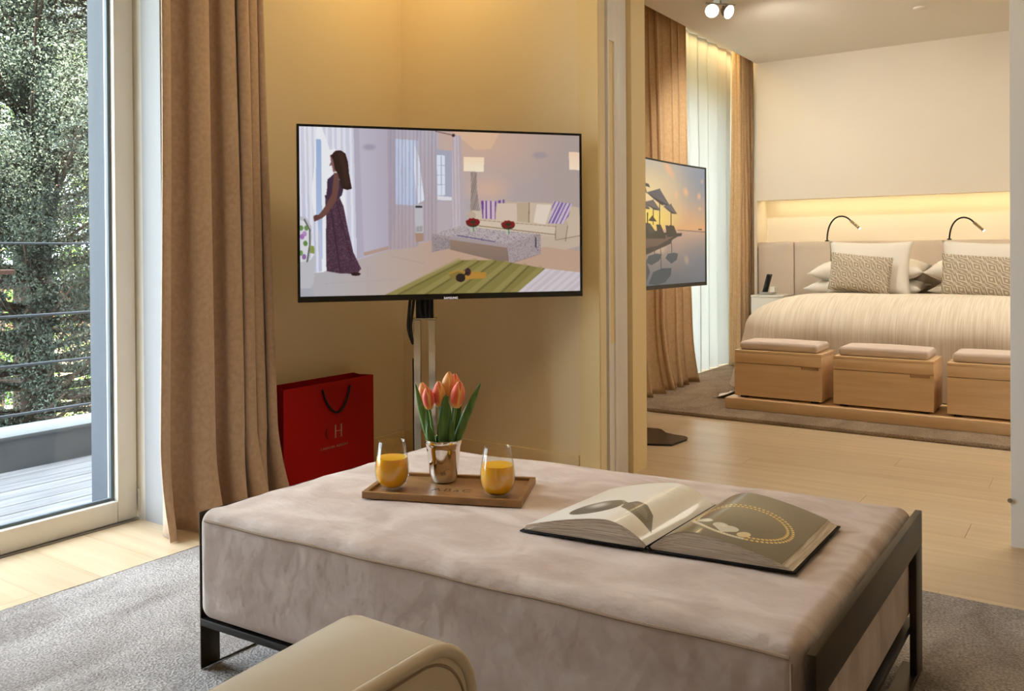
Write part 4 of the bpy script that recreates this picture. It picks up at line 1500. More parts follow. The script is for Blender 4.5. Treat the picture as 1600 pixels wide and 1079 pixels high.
def television(name, origin, label, p0, p1, z0, z1, pic, logo=True, curve=0.0, post_at=None, post_dir=None, base_pts=None, post_top=0.73, plinth=0.055, plate_z=0.0186):
    """p0 -> p1: left and right end of the panel as its viewer sees it"""
    p0, p1 = Vector(p0).to_3d(), Vector(p1).to_3d()
    u = (p1 - p0).normalized()
    W = (p1 - p0).length
    n = Vector((u.y, -u.x, 0))                     # towards the viewer
    tv = empty(name, ((p0 + p1) / 2).to_2d().to_3d(), label, 'television')

    def P(s, z, d):
        c = curve * (1 - (2 * s - 1) ** 2)
        q = p0 + u * (s * W) + n * (d - c)
        return Vector((q.x, q.y, z))
    bz = 0.009
    b = MB()
    NS = 24
    b.grid(lambda s, t: P(0.008 + s * 0.984, z0 + 0.022 + t * (z1 - z0 - 0.022 - bz), 0.0), NS, 1, uv=True)
    b.build('screen', pic, tv, angle=180)
    # bezel: four bars following the curve
    fr = MB()
    def bar(s0, s1, za, zb, da, db, seg):
        rows = []
        for i in range(seg + 1):
            s = s0 + (s1 - s0) * i / seg
            rows.append([fr.bm.verts.new(P(s, za, da)), fr.bm.verts.new(P(s, zb, da)), fr.bm.verts.new(P(s, zb, db)), fr.bm.verts.new(P(s, za, db))])
        for a, c in zip(rows, rows[1:]):
            for k in range(4):
                fr.bm.faces.new((a[k], a[(k + 1) % 4], c[(k + 1) % 4], c[k]))
        fr.bm.faces.new(rows[0])
        fr.bm.faces.new(rows[-1][::-1])
    bar(0, 1, z1 - bz, z1, 0.004, -0.03, NS)
    bar(0, 1, z0, z0 + 0.022, 0.004, -0.03, NS)
    bar(0, 0.008, z0 + 0.022, z1 - bz, 0.004, -0.03, 1)
    bar(0.992, 1, z0 + 0.022, z1 - bz, 0.004, -0.03, 1)
    fr.build('bezel', M['black_plastic'], tv, smooth=False)
    bk = MB()
    fr2 = bk
    rows = []
    for i in range(NS + 1):
        s = 0.01 + 0.98 * i / NS
        rows.append([bk.bm.verts.new(P(s, z0 + .01, -0.006)), bk.bm.verts.new(P(s, z1 - .005, -0.006)), bk.bm.verts.new(P(s, z1 - .03, -0.045)), bk.bm.verts.new(P(s, z0 + .03, -0.045))])
    for a, c in zip(rows, rows[1:]):
        for k in range(4):
            bk.bm.faces.new((a[k], a[(k + 1) % 4], c[(k + 1) % 4], c[k]))
    bk.bm.faces.new(rows[0])
    bk.bm.faces.new(rows[-1][::-1])
    bk.build('back_shell', M['black_plastic'], tv, smooth=False)
    if logo:
        lg = MB()
        c = P(0.512, z0 + 0.005, 0.0)
        lg.box((-0.028, -0.003, -0.006), (0.028, 0.003, 0.006), 0.002)
        for v in lg.bm.verts:
            v.co = c + u * v.co.x + n * (v.co.y + 0.006) + Vector((0, 0, v.co.z))
        lb = lg.build('logo_badge', M['black_plastic'], tv)
        text('lettering', 'SAMSUNG', 0.012, M['logo_glow'], lb, frame_mtx(c + n * 0.0095 + Vector((0, 0, -0.004)), u, (0, 0, 1)), 0.0002, 1.05)
    # stand: two square chrome posts, bracket, cables, floor plate
    st = Vector(post_at).to_3d()
    pd = Vector(post_dir).to_3d().normalized()
    nn = Vector((pd.y, -pd.x, 0))
    sn = name + '_post'
    for off in (-0.030, 0.030):
        b = MB()
        b.box((-0.014, -0.020, plinth - 0.04), (0.014, 0.020, post_top), 0.002)
        for v in b.bm.verts:
            v.co = st + pd * (v.co.x + off) + nn * v.co.y + Vector((0, 0, v.co.z))
        b.build('post', M['chrome'], tv, smooth=False)
    b = MB()
    b.box((-0.050, -0.024, post_top), (0.050, 0.024, post_top + 0.008), 0.002)
    for v in b.bm.verts:
        v.co = st + pd * v.co.x + nn * v.co.y + Vector((0, 0, v.co.z))
    b.build('post_cap', M['chrome'], tv, smooth=False)
    b = MB()
    b.box((-0.035, -0.02, post_top + 0.008), (0.035, 0.012, z0 + 0.38))
    for v in b.bm.verts:
        v.co = st + pd * v.co.x + nn * v.co.y + Vector((0, 0, v.co.z))
    c = st + Vector((0, 0, z0 + 0.3))
    t = P(((st - p0).dot(u)) / W, z0 + 0.3, -0.045)
    b.tube([c, t], 0.04, 12)
    b.build('bracket', M['black_metal'], tv)
    for k, (dx, sag) in enumerate(((-0.05, 0.03), (-0.035, 0.0), (-0.01, 0.05), (0.012, 0.02), (0.03, 0.04))):
        a = st + pd * dx + nn * 0.02 + Vector((0, 0, z0 + 0.05))
        m1 = st + pd * (dx - 0.012) + nn * 0.035 + Vector((0, 0, post_top + 0.035))
        m2 = st + pd * (dx * .7 - (0.030 if dx < -.03 else 0)) + nn * 0.030 + Vector((0, 0, post_top + (0.012 if dx > -.03 else -0.02)))
        e = st + pd * (dx * .5 if dx > -.03 else -0.050) + nn * (-0.012) + Vector((0, 0, post_top + 0.009 if dx > -.03 else post_top - 0.10))
        pts = bezier(a, m1, m2, 6) + bezier(m2, m2 + Vector((0, 0, -.03 if dx < -.03 else 0)), e, 6)[1:]
        MB().tube(pts, 0.0062, 6).build('cable', M['cable'], tv)
    MB().tube([st + pd * -0.048 - nn * 0.012 + Vector((0, 0, post_top - 0.16)), st + pd * -0.048 - nn * 0.012 + Vector((0, 0, 0.03))], 0.005, 6).build('cable', M['cable'], tv)
    b = MB()
    b.prism(base_pts, 'z', plate_z, plate_z + 0.0095)
    b.build('floor_plate', M['black_plastic'], tv, smooth=False)
    return tv


pic1 = image_mat('living_room_picture', paint_living(), emission=0.8, rough=0.25)
pic2 = image_mat('sunset_picture', paint_sunset(), emission=0.85, rough=0.25)
c0 = Vector((-2.282, 2.70))
dirp = Vector((0.62, 0.785))
bpts = []
for k in range(20):
    a = 2 * PI * k / 20
    r = 0.24 + 0.06 * math.cos(3 * a)
    bpts.append((c0.x + 0.06 + r * math.cos(a), c0.y - 0.02 + r * math.sin(a)))
television('television', None, 'flat television on a chrome stand showing a bright living room with a woman', (-2.502, 2.226), (-1.786, 3.120), 0.812, 1.4835,
           pic1, post_at=(-2.282, 2.70), post_dir=(0.81, 0.58), base_pts=bpts, post_top=0.725)
base2 = [(-2.20, 4.41), (-2.11, 4.400), (-2.05, 4.412), (-2.02, 4.40), (-1.965, 4.335), (-1.91, 4.315), (-1.845, 4.308), (-1.818, 4.285), (-1.808, 4.25), (-1.812, 4.18), (-1.822, 4.087), (-1.88, 4.058), (-1.94, 4.032),
         (-2.04, 4.0), (-2.12, 4.0), (-2.2, 4.05), (-2.24, 4.15), (-2.24, 4.3)]
television('television', None, 'slim television behind the door jamb showing umbrellas by water at sunset', (-1.956, 3.70), (-1.970, 4.934), 0.788, 1.490,
           pic2, logo=False, curve=0.035, post_at=(-2.13, 4.25), post_dir=(0, 1), base_pts=base2, post_top=0.69, plate_z=0.001)

# ------------------------------------------------------------------ open book
BQ = quad_map((-1.020, 1.509), (-0.464, 1.582), (-0.463, 1.904), (-1.000, 1.858))
BZ = 0.4085
bk = empty('open_book', (-0.74, 1.70, BZ), 'open jewellery picture book with glossy pages lying on the ottoman', 'book')


def bq(s, t, z):
    q = BQ(s, t)
    return Vector((q.x, q.y, z))


def hump(d):
    """height of the page surface over the cover; d = 0 at the spine, 1 at the fore-edge"""
    pk, top, end = 0.34, 0.046, 0.010
    if d < pk:
        return 0.004 + (top - 0.004) * math.sin(d / pk * PI / 2) ** 0.85
    q = (d - pk) / (1 - pk)
    return end + (top - end) * (1 - (0.25 * q * q + 0.75 * q ** 1.35))


for side in (0, 1):
    s0, s1 = (0.0, 0.488) if side == 0 else (0.512, 1.0)
    b = MB()
    b.box((s0, 0, BZ), (s1, 1, BZ + 0.0035))
    for v in b.bm.verts:
        v.co = bq(v.co.x, v.co.y, v.co.z)
    bmesh.ops.bevel(b.bm, geom=list(b.bm.edges), offset=0.0012, segments=1, affect='EDGES')
    b.build('cover', M['cover'], bk)
b = MB()
b.grid(lambda s, t: bq(0.485 + 0.03 * s, t, BZ + 0.0015 + 0.010 * math.sin(PI * s)), 8, 1)
o = b.build('spine', M['cover'], bk)
sol = o.modifiers.new('thickness', 'SOLIDIFY')
sol.thickness = 0.002


def paint_left_page():
    P = Painter(420, 460, [(0, 0), (1, 0), (1, 1), (0, 1)])
    ALL = [(-1, -1), (2, -1), (2, 2), (-1, 2)]
    P.poly(ALL, (242, 238, 231))
    P.ell(0.385, 0.69, 0.180, 0.20, (104, 100, 92), 1, 0.06, rot=0.80)
    P.ell(0.36, 0.63, 0.13, 0.10, (206, 202, 194), 1.0, 0.7, rot=0.80)
    P.ell(0.46, 0.78, 0.06, 0.09, (88, 84, 78), 0.7, 0.8, rot=0.95)
    for k in range(40):
        a = k / 39
        x = 0.27 + 0.30 * a
        y = 0.80 - 0.32 * math.sin(PI * (0.15 + a * 0.55)) + 0.05 * a
        P.ell(x, y, 0.008, 0.008, (150, 142, 132))
    P.ell(0.565, 0.60, 0.02, 0.03, (120, 114, 104))
    P.poly([(0.57, 0.60), (0.63, 0.54), (0.74, 0.57), (0.85, 0.67), (0.95, 0.86), (0.82, 0.81), (0.70, 0.76), (0.60, 0.70)], (118, 110, 96))
    P.poly([(0.63, 0.58), (0.72, 0.60), (0.81, 0.68), (0.86, 0.77), (0.74, 0.72)], (150, 142, 126), 0.7)
    for k in range(14):
        P.line((0.61 + 0.020 * k, 0.58 + 0.014 * k), (0.63 + 0.018 * k, 0.68 + 0.009 * k), 0.004, (90, 84, 74), 0.7)
    for k in range(8):
        P.line((0.62, 0.10 + 0.025 * k), (0.62 + 0.17 - 0.03 * (k % 3), 0.10 + 0.025 * k), 0.004, (200, 192, 180), 0.7)
    return P.a


def paint_right_page():
    P = Painter(460, 460, [(0, 0), (1, 0), (1, 1), (0, 1)])
    ALL = [(-1, -1), (2, -1), (2, 2), (-1, 2)]
    P.vgrad(ALL, (128, 116, 92), (98, 86, 62), 0, 1)
    P.ell(0.42, 0.36, 0.5, 0.36, (158, 148, 126), 0.75, 1.0)
    cx, cy, rx, ry = 0.535, 0.585, 0.355, 0.285
    n = 62
    for k in range(n):
        a = 2 * PI * k / n + 0.9
        if 1.25 < a % (2 * PI) < 2.60:
            continue
        for off, sh in ((-0.019, 0.0), (0.019, 0.5)):
            aa = a + sh * 2 * PI / n
            x = cx + (rx + off) * math.cos(aa)
            y = cy + (ry + off) * math.sin(aa)
            P.ell(x, y, 0.0165, 0.0150, (92, 70, 34))
            P.ell(x, y, 0.0140, 0.0125, (226, 194, 108))
            P.ell(x + .004, y - .004, 0.005, 0.004, (252, 240, 200))
    # clasp and heart
    pts = []
    for k in range(24):
        a = 1.22 + 1.40 * k / 23
        pts.append((cx + (rx + 0.01) * math.cos(a), cy + (ry + 0.02) * math.sin(a)))
    for a_, b_ in zip(pts, pts[1:]):
        P.line(a_, b_, 0.030, (210, 196, 172))
        P.line((a_[0], a_[1] - .006), (b_[0], b_[1] - .006), 0.012, (246, 238, 220))
    P.ell(0.300, 0.730, 0.060, 0.038, (226, 219, 203))
    P.ell(0.640, 0.805, 0.040, 0.055, (228, 208, 162), 1, 0, 0.5)
    P.ell(0.445, 0.770, 0.058, 0.048, (216, 211, 198))
    P.ell(0.530, 0.780, 0.058, 0.048, (216, 211, 198))
    P.poly([(0.393, 0.792), (0.584, 0.803), (0.500, 0.880)], (216, 211, 198))
    P.ell(0.46, 0.765, 0.03, 0.024, (238, 234, 225), .8, .6)
    return P.a


pgL = image_mat('left_page_print', paint_left_page(), rough=0.32, coat=0.35)
pgR = image_mat('right_page_print', paint_right_page(), rough=0.30, coat=0.45)
for side in (0, 1):
    base_z = BZ + 0.004
    def S_(d, side=side):
        return 0.497 - d * 0.476 if side == 0 else 0.503 + d * 0.452
    # page block
    b = MB()
    N1 = 36
    lay = 5
    for (t_, sg) in ((0.018, 1), (0.982, -1)):
        vs = [[b.bm.verts.new(bq(S_(i / N1) + (i / N1) ** 3 * ((-0.008) if side == 0 else 0.034) * (1 - k / lay), t_, base_z + (hump(i / N1) - 0.0008) * k / lay)) for k in range(lay + 1)] for i in range(N1 + 1)]
        for i in range(N1):
            for k in range(lay):
                b.bm.faces.new((vs[i][k], vs[i + 1][k], vs[i + 1][k + 1], vs[i][k + 1]))
    vs = [[b.bm.verts.new(bq(S_(1.0) + ((0.008 if side == 0 else 0.034) * (1 - k / lay) * (-1 if side == 0 else 1)), 0.018 + 0.964 * j / 12, base_z + (hump(1.0) - 0.0008) * k / lay)) for k in range(lay + 1)] for j in range(13)]
    for j in range(12):
        for k in range(lay):
            b.bm.faces.new((vs[j][k], vs[j + 1][k], vs[j + 1][k + 1], vs[j][k + 1]))
    b.build('page_block', M['page_edge'], bk, angle=60)
    # single leaves standing a little apart in the block, seen as dark and light lines
    for k, f in enumerate((0.30, 0.52, 0.70, 0.86)):
        b = MB()
        b.grid(lambda i, j, f=f: bq(S_(i * (0.98 - 0.02 * k)), 0.012 + 0.976 * j, base_z + hump(i * .98) * (f + 0.05 * math.sin(PI * i)) + 0.0), 30, 1)
        o = b.build('page', M['paper'], bk, angle=180)
        sol = o.modifiers.new('thickness', 'SOLIDIFY')
        sol.thickness = 0.0006
    b = MB()
    b.grid(lambda i, j: bq(S_(i if side == 1 else 1 - i), 0.012 + 0.976 * j, base_z + hump(i if side == 1 else 1 - i)), 40, 10, uv=True)
    o = b.build('printed_page', pgR if side == 1 else pgL, bk, angle=180)
    tag(o, 'glossy olive page printed with a gold chain bracelet' if side == 1 else 'white page printed with dark earrings')

# ------------------------------------------------------------------ red shopping bag
BX, BY0, BY1, BH, BD = -2.715, 2.335, 2.852, 0.450, 0.125
bag = empty('shopping_bag', (BX - BD / 2, (BY0 + BY1) / 2, 0.001), 'red paper shopping bag with black cord handle against the wall', 'bag')
th = 0.002
box_obj('front_panel', (BX - th, BY0, 0.001), (BX, BY1, BH), M['red_paper'], bag)
box_obj('back_panel', (BX - BD, BY0, 0.001), (BX - BD + th, BY1, BH), M['red_paper'], bag)
box_obj('bottom_panel', (BX - BD + th, BY0 + th, 0.001), (BX - th, BY1 - th, 0.004), M['red_paper'], bag)
for (yy, sg) in ((BY0, 1), (BY1, -1)):
    b = MB()
    pts = [(BX - th, yy), (BX - BD * 0.5, yy + sg * 0.022), (BX - BD + th, yy), (BX - BD + th, yy + sg * th), (BX - BD * .5, yy + sg * (0.022 + th)), (BX - th, yy + sg * th)]
    b.prism(pts, 'z', 0.004, BH)
    b.build('side_gusset', M['red_paper'], bag, smooth=False)
for off, yc0, yc1, low in ((0.004, 2.542, 2.702, 0.105), (-BD - 0.004, 2.48, 2.66, 0.08)):
    xh = BX + off
    pts = []
    for k in range(17):
        t = k / 16
        yy = yc0 + (yc1 - yc0) * t
        zz = BH - 0.028 - low * math.sin(PI * t) ** 0.7
        pts.append((xh + 0.006 * math.sin(PI * t), yy, zz))
    MB().tube(pts, 0.0052, 8).build('handle', M['rope'], bag)
fo = frame_mtx((BX + 0.0006, 2.612, 0.225), (0, 1, 0), (0, 0, 1))
# tall thin serif monogram, drawn as strokes
mg = MB()
def stroke(y0, z0, y1, z1, wd):
    mg.box((BX, min(y0, y1) - wd / 2, min(z0, z1)), (BX + 0.0008, max(y0, y1) + wd / 2, max(z0, z1)))
for yy in (2.618, 2.652):
    stroke(yy, 0.208, yy, 0.262, 0.005)
    stroke(yy - 0.006, 0.208, yy + 0.006, 0.2095, 0.0)
    stroke(yy - 0.006, 0.2605, yy + 0.006, 0.262, 0.0)
stroke(2.618, 0.2345, 2.652, 0.2360, 0.0)
mg.build('monogram', M['silver_print'], bag, smooth=False)
mc = MB()
prev = None
outer, inner = [], []
for k in range(21):
    a = 0.75 + (2 * PI - 1.5) * k / 20
    outer.append((2.581 + 0.021 * math.cos(a), 0.235 + 0.028 * math.sin(a)))
    wv = 0.0065 * max(0.12, -math.cos(a)) + 0.0006
    inner.append((2.581 + (0.021 - wv) * math.cos(a), 0.235 + (0.028 - 0.001) * math.sin(a)))
for k in range(20):
    v = [mc.bm.verts.new((BX + 0.0007, p[0], p[1])) for p in (outer[k], outer[k + 1], inner[k + 1], inner[k])]
    mc.bm.faces.new(v)
mc.build('monogram', M['dark_print'], bag, smooth=False)
text('lettering', 'CAROLINA HERRERA', 0.013, M['silver_print'], bag, frame_mtx((BX + 0.0006, 2.612, 0.168), (0, 1, 0), (0, 0, 1)), 0.0002, 1.35)

# ------------------------------------------------------------------ armchair in the foreground
ac = empty('armchair', (-0.95, 0.25, 0.018), 'sand coloured nubuck armchair whose padded arm rises in front of the ottoman', 'armchair')
AXR, AXL = -0.572, -0.703
AZ, AY = 0.592, 0.755
def arm_outline(inset=0.0, n=10):
    R = 0.072
    pts = [(-0.45, 0.10), (AY - inset, 0.10)]
    for k in range(n + 1):
        a = PI / 2 * k / n
        pts.append((AY - inset - R + (R) * math.cos(a), AZ - inset - R + R * math.sin(a)))
    pts.append((-0.45, AZ - inset))
    return pts


def build_arm(xr, xl, name, dy=0.0):
    b = MB()
    b.prism([(p[0] + dy, p[1]) for p in arm_outline()], 'x', min(xl, xr), max(xl, xr))
    # round the long top edges
    es = [e for e in b.bm.edges if all(v.co.z > 0.2 for v in e.verts) and abs(e.verts[0].co.x - e.verts[1].co.x) < 1e-6]
    xm = max(xr, xl)
    near = [e for e in es if abs(e.verts[0].co.x - xm) < 1e-4]
    far = [e for e in es if abs(e.verts[0].co.x - xm) >= 1e-4]
    bmesh.ops.bevel(b.bm, geom=far, offset=0.046, segments=6, profile=0.5, affect='EDGES')
    near = [e for e in b.bm.edges if e.is_valid and all(v.co.z > 0.2 and abs(v.co.x - xm) < 1e-4 for v in e.verts)]
    bmesh.ops.bevel(b.bm, geom=near, offset=0.010, segments=3, profile=0.5, affect='EDGES')
    o = b.build(name, M['arm_suede'], ac, angle=60)
    for x_ in (max(xr, xl),):
        s_ = 1 if x_ == max(xr, xl) else -1
        pts = [(x_ - s_ * 0.001, p[0], p[1]) for p in [(q[0] + dy, q[1]) for q in arm_outline(0.005, 14)][1:]]
        pts = [(x_ - s_ * 0.003, AY + dy - 0.002, 0.10 + 0.0)] + pts[1:]
        MB().tube(pts, 0.0075, 10).build('piping', M['arm_suede'], o)
        sp_ = [(x_ + s_ * 0.0002, q[0] + dy, q[1]) for q in arm_outline(0.016, 14)][1:]
        MB().tube(sp_, 0.0016, 6).build('seam', M['suede_dark'], o)
    return o


build_arm(AXR, AXL, 'arm')
build_arm(-1.52, -1.39, 'arm', -0.30)
b = MB()
b.rbox((-1.388, -0.42, 0.27), (-0.705, 0.42, 0.43), 0.035, (16, 16, 8))
b.build('seat_cushion', M['arm_suede'], ac)
box_obj('base', (-1.388, -0.44, 0.10), (-0.705, 0.40, 0.275), M['arm_suede'], ac, 0.01)
b = MB()
b.rbox((-1.52, -0.62, 0.10), (-0.572, -0.43, 0.80), 0.05, (16, 6, 16))
b.build('backrest', M['arm_suede'], ac)
for (xa, ya) in ((-1.46, 0.38), (-0.63, 0.68), (-1.46, -0.56), (-0.63, -0.56)):
    box_obj('leg', (xa - 0.02, ya - 0.02, 0.019), (xa + 0.02, ya + 0.02, 0.101), M['black_metal'], ac, 0.003)

# ------------------------------------------------------------------ bedroom furniture
RZ = 0.0225
pf = empty('bed_platform', (-0.8, 6.2, RZ), 'low pale oak platform carrying the bed and the drawer benches', 'platform')
box_obj('plinth', (-1.940, 5.153, RZ), (0.6, 7.27, 0.0865), M['oak'], pf, 0.003)


def drawer_bench(x0, x1, label):
    zb, zt = 0.0875, 0.380
    g = empty('drawer_bench', ((x0 + x1) / 2, 5.36, zb), label, 'bench', 'oak drawer benches at the foot of the bed')
    y0, y1 = 5.200, 5.505
    box_obj('foot', (x0 + 0.03, y0 + 0.02, zb), (x0 + 0.07, y0 + 0.06, zb + 0.014), M['black_metal'], g)
    box_obj('foot', (x1 - 0.07, y0 + 0.02, zb), (x1 - 0.03, y0 + 0.06, zb + 0.014), M['black_metal'], g)
    box_obj('foot', (x0 + 0.03, y1 - 0.06, zb), (x0 + 0.07, y1 - 0.02, zb + 0.014), M['black_metal'], g)
    box_obj('foot', (x1 - 0.07, y1 - 0.06, zb), (x1 - 0.03, y1 - 0.02, zb + 0.014), M['black_metal'], g)
    box_obj('carcass', (x0 + 0.001, y0 + 0.022, zb + 0.014), (x1, y1, zt - 0.018), M['oak'], g, 0.002)
    box_obj('lid', (x0, y0, zt - 0.018), (x1, y1, zt), M['oak'], g, 0.0015)
    box_obj('upper_band', (x0, y0, 0.304), (x1, y0 + 0.022, zt - 0.018), M['oak'], g, 0.0012)
    d = MB()
    n0, n1 = x1 - 0.118, x1 - 0.018
    zf0, zf1 = zb + 0.014, 0.2996
    d.prism([(x0, zf0), (x1, zf0), (x1, zf1), (n1, zf1), (n1, zf1 - 0.016), (n0, zf1 - 0.016), (n0, zf1), (x0, zf1)], 'y', y0, y0 + 0.020)
    d.build('drawer', M['oak'], g, smooth=False)
    return g


def seat_pad(x0, x1, label):
    b = MB()
    b.rbox((x0, 5.225, 0.381), (x1, 5.490, 0.431), 0.018, (22, 14, 6), lambda p: Vector((p.x, p.y, p.z + (0.004 * math.sin(7 * (p.x - x0)) if p.z > 0.405 else 0))))
    o = b.build('seat_pad', M['seat_pad'], None, origin=((x0 + x1) / 2, 5.37, 0.381))
    return tag(o, label, 'cushion', 'seat pads on the drawer benches')


for x0, x1, lab, pl in ((-1.894, -1.369, 'pale oak drawer bench nearest the sheer curtain', 'flat mauve seat pad on the bench nearest the sheer curtain'),
                        (-1.302, -0.772, 'pale oak drawer bench in the middle of the row', 'flat mauve seat pad on the middle drawer bench'),
                        (-0.706, -0.18, 'pale oak drawer bench partly hidden by the white door leaf', 'flat mauve seat pad on the bench cut off by the door leaf')):
    drawer_bench(x0, x1, lab)
    seat_pad(x0 + 0.022, x1 - 0.028, pl)

# mattress and bedspread
mt = MB()
mt.rbox((-1.72, 5.86, 0.0875), (0.30, 7.255, 0.60), 0.05, (10, 10, 6))
tag(mt.build('mattress', M['linen'], None, origin=(-0.7, 6.5, 0.0875)), 'white mattress under the beige bedspread', 'mattress')


XL, XR, YF, YB = -2.03, 0.60, 5.600, 7.10
b = MB()
SIDE = 0.42
xl_, xr_, yf_ = XL + SIDE, XR - SIDE, YF + SIDE
CR = 0.04
per = []            # rim of the flat top: left side, rounded corner, foot, corner, right side; with outward normals
for k in range(25):
    per.append(((xl_, YB + (yf_ + CR - YB) * k / 24), (-1, 0)))
for k in range(1, 13):
    a = PI + PI / 2 * k / 12
    per.append(((xl_ + CR + CR * math.cos(a), yf_ + CR + CR * math.sin(a)), (math.cos(a), math.sin(a))))
for k in range(1, 41):
    per.append(((xl_ + CR + (xr_ - xl_ - 2 * CR) * k / 40, yf_), (0, -1)))
for k in range(1, 13):
    a = 1.5 * PI + PI / 2 * k / 12
    per.append(((xr_ - CR + CR * math.cos(a), yf_ + CR + CR * math.sin(a)), (math.cos(a), math.sin(a))))
for k in range(1, 25):
    per.append(((xr_, yf_ + CR + (YB - yf_ - CR) * k / 24), (1, 0)))
NP = len(per) - 1
NTOP, NDROP = 14, 26


def spread(u, v):
    i = int(round(v * NP))
    (px_, py_), (nx, ny) = per[i]
    row = u * (NTOP + NDROP)
    cx_, cy_ = (XL + XR) / 2, YB
    if row <= NTOP:
        f = row / NTOP
        f = f ** 0.7
        x, y = cx_ + (px_ - cx_) * f, cy_ + (py_ - cy_) * f
        z = 0.712 - 0.012 * f ** 3 - 0.055 * max(0, (y - 6.0) / 1.1)
    else:
        w_ = (row - NTOP) / NDROP
        if w_ < 0.55:
            a = w_ / 0.55 * PI / 2
            r, dz = SIDE * math.sin(a), 0.24 * (1 - math.cos(a))
        else:
            q = (w_ - 0.55) / 0.45
            r, dz = SIDE + (0.09 if abs(nx) > 0.5 else 0.0) * q, 0.24 + 0.37 * q
        hang = max(0.0, w_ - 0.30)
        r += hang * (0.030 * math.sin(v * 70) + 0.018 * math.sin(v * 31 + 1))
        if ny < 0:
            r *= 1 + 0.26 * (2 * nx * ny) ** 2
        x, y = px_ + nx * r, max(py_ + ny * r, 5.525)
        z = 0.700 - dz - 0.055 * max(0, (py_ - 6.0) / 1.1)
    z += 0.003 * math.sin(7 * x + 4 * y)
    return (x, y, max(0.0915, z))


b.grid(spread, NTOP + NDROP, NP)
bmesh.ops.remove_doubles(b.bm, verts=b.bm.verts, dist=1e-5)
sp_o = b.build('bedspread', M['spread'], None, origin=(-0.7, 6.4, 0.07), angle=180)
tag(sp_o, 'beige striated bedspread draped over the wide bed', 'bedspread')
b = MB()
def sheetcorner(u, v):
    # hangs from under the bedspread's corner and spreads out on the rug
    z = 0.10 * (1 - u) ** 1.5 + 0.0245
    x = -1.93 - 0.20 * u + 0.012 * math.sin(9 * v) * u
    y = 5.50 - 0.06 * u * (1 - v) + 0.24 * v
    return (x, y, z + 0.006 * abs(math.sin(5 * v + 2)) * u)


b.grid(sheetcorner, 10, 10)
o = b.build('sheet_corner', M['linen'], None, origin=(-2.05, 5.64, 0.03), angle=180)
sol = o.modifiers.new('thickness', 'SOLIDIFY')
sol.thickness = 0.003
sol.offset = 1
tag(o, 'white sheet corner trailing from the bed onto the rug beside the platform end', 'sheet')


# pillows
def pillow(name, c, w_, h_, t_, x_ax, up_ax, m, label, group, pinch=0.085, seed=1, uv=False, p=2.6, cat='pillow', thickpow=0.5):
    rnd = random.Random(seed)
    c = Vector(c)
    x_ax = Vector(x_ax).normalized()
    up_ax = Vector(up_ax).normalized()
    n = x_ax.cross(up_ax).normalized()
    b = MB()
    ph = rnd.uniform(0, 6)
    for s in (-1, 1):
        def f(u, v, s=s):
            a, d = 2 * u - 1, 2 * v - 1
            ex = 1 - pinch * (1 - d * d) * abs(a) ** 3
            ey = 1 - pinch * (1 - a * a) * abs(d) ** 3
            th_ = ((1 - abs(a) ** p) * (1 - abs(d) ** p)) ** thickpow
            wr = 0.02 * math.sin(6 * a + 5 * d + ph) * th_
            return c + x_ax * (a * ex * w_ / 2) + up_ax * (d * ey * h_ / 2) + n * (s * t_ / 2 * (th_ + wr))
        b.grid(f, 22, 22, uv=uv)
    bmesh.ops.remove_doubles(b.bm, verts=b.bm.verts, dist=1e-5)
    o = b.build(name, m, None, origin=c, angle=180)
    return tag(o, label, cat, group)


PG = 'white bed pillows'
tilt = Vector((0, 0.30, 1))
pillow('bed_pillow', (-1.52, 7.07, 0.705), 0.86, 0.42, 0.15, (1, 0, 0), (0, 1, 0.06), M['linen'], 'lower white bed pillow under the stack nearest the nightstand', PG, seed=2)
pillow('bed_pillow', (-1.50, 7.07, 0.835), 0.84, 0.42, 0.19, (1, 0, 0.02), (0, 1, 0.10), M['linen'], 'upper white bed pillow behind the square one nearest the nightstand', PG, seed=3)
pillow('bed_pillow', (-0.64, 7.07, 0.705), 0.84, 0.42, 0.15, (1, 0, 0), (0, 1, 0.06), M['linen'], 'lower white bed pillow in the stack nearest the door leaf', PG, seed=4)
pillow('bed_pillow', (-0.66, 7.05, 0.825), 0.86, 0.42, 0.20, (1, 0, -0.05), (0, 1, 0.10), M['linen'], 'upper white bed pillow behind the square one nearest the door leaf', PG, seed=5)
SG = 'square white pillows'
pillow('square_pillow', (-1.455, 6.86, 0.855), 0.60, 0.42, 0.14, (1, 0, -0.01), (0, 0.28, 1), M['linen'], 'upright square white pillow under the first reading lamp from the curtain', SG, seed=6)
pillow('square_pillow', (-0.66, 6.86, 0.845), 0.62, 0.42, 0.14, (1, 0, -0.03), (0, 0.28, 1), M['linen'], 'upright square white pillow cut off by the white door leaf', SG, seed=7)
DG = 'patterned scatter cushions'
pillow('scatter_cushion', (-1.492, 6.73, 0.815), 0.44, 0.285, 0.12, (1, -0.03, -0.10), (0.07, 0.22, 1), M['deco'], 'beige key patterned cushion in front of the fully visible square pillow', DG, seed=8, uv=True, cat='cushion', pinch=0.03)
pillow('scatter_cushion', (-0.70, 6.73, 0.80), 0.50, 0.30, 0.12, (1, 0, -0.06), (0.02, 0.22, 1), M['deco'], 'beige key patterned cushion in front of the pillow beside the door leaf', DG, seed=9, uv=True, cat='cushion', pinch=0.03)

# headboard
hbd = empty('headboard', (-0.7, 7.35, 0.1), 'taupe leather panelled headboard below the lit wall niche', 'headboard')
xs = [-2.44, -2.135, -1.838, -1.0, -0.16, 0.66]
for a, c in zip(xs, xs[1:]):
    b = MB()
    b.rbox((a + 0.002, 7.275, 0.12), (c - 0.002, 7.33, 1.062), 0.010, (6, 4, 8))
    b.build('panel', M['headboard'], hbd)
box_obj('ledge', (-2.445, 7.33, 0.10), (0.66, 7.555, 1.050), M['headboard'], hbd, 0.004)

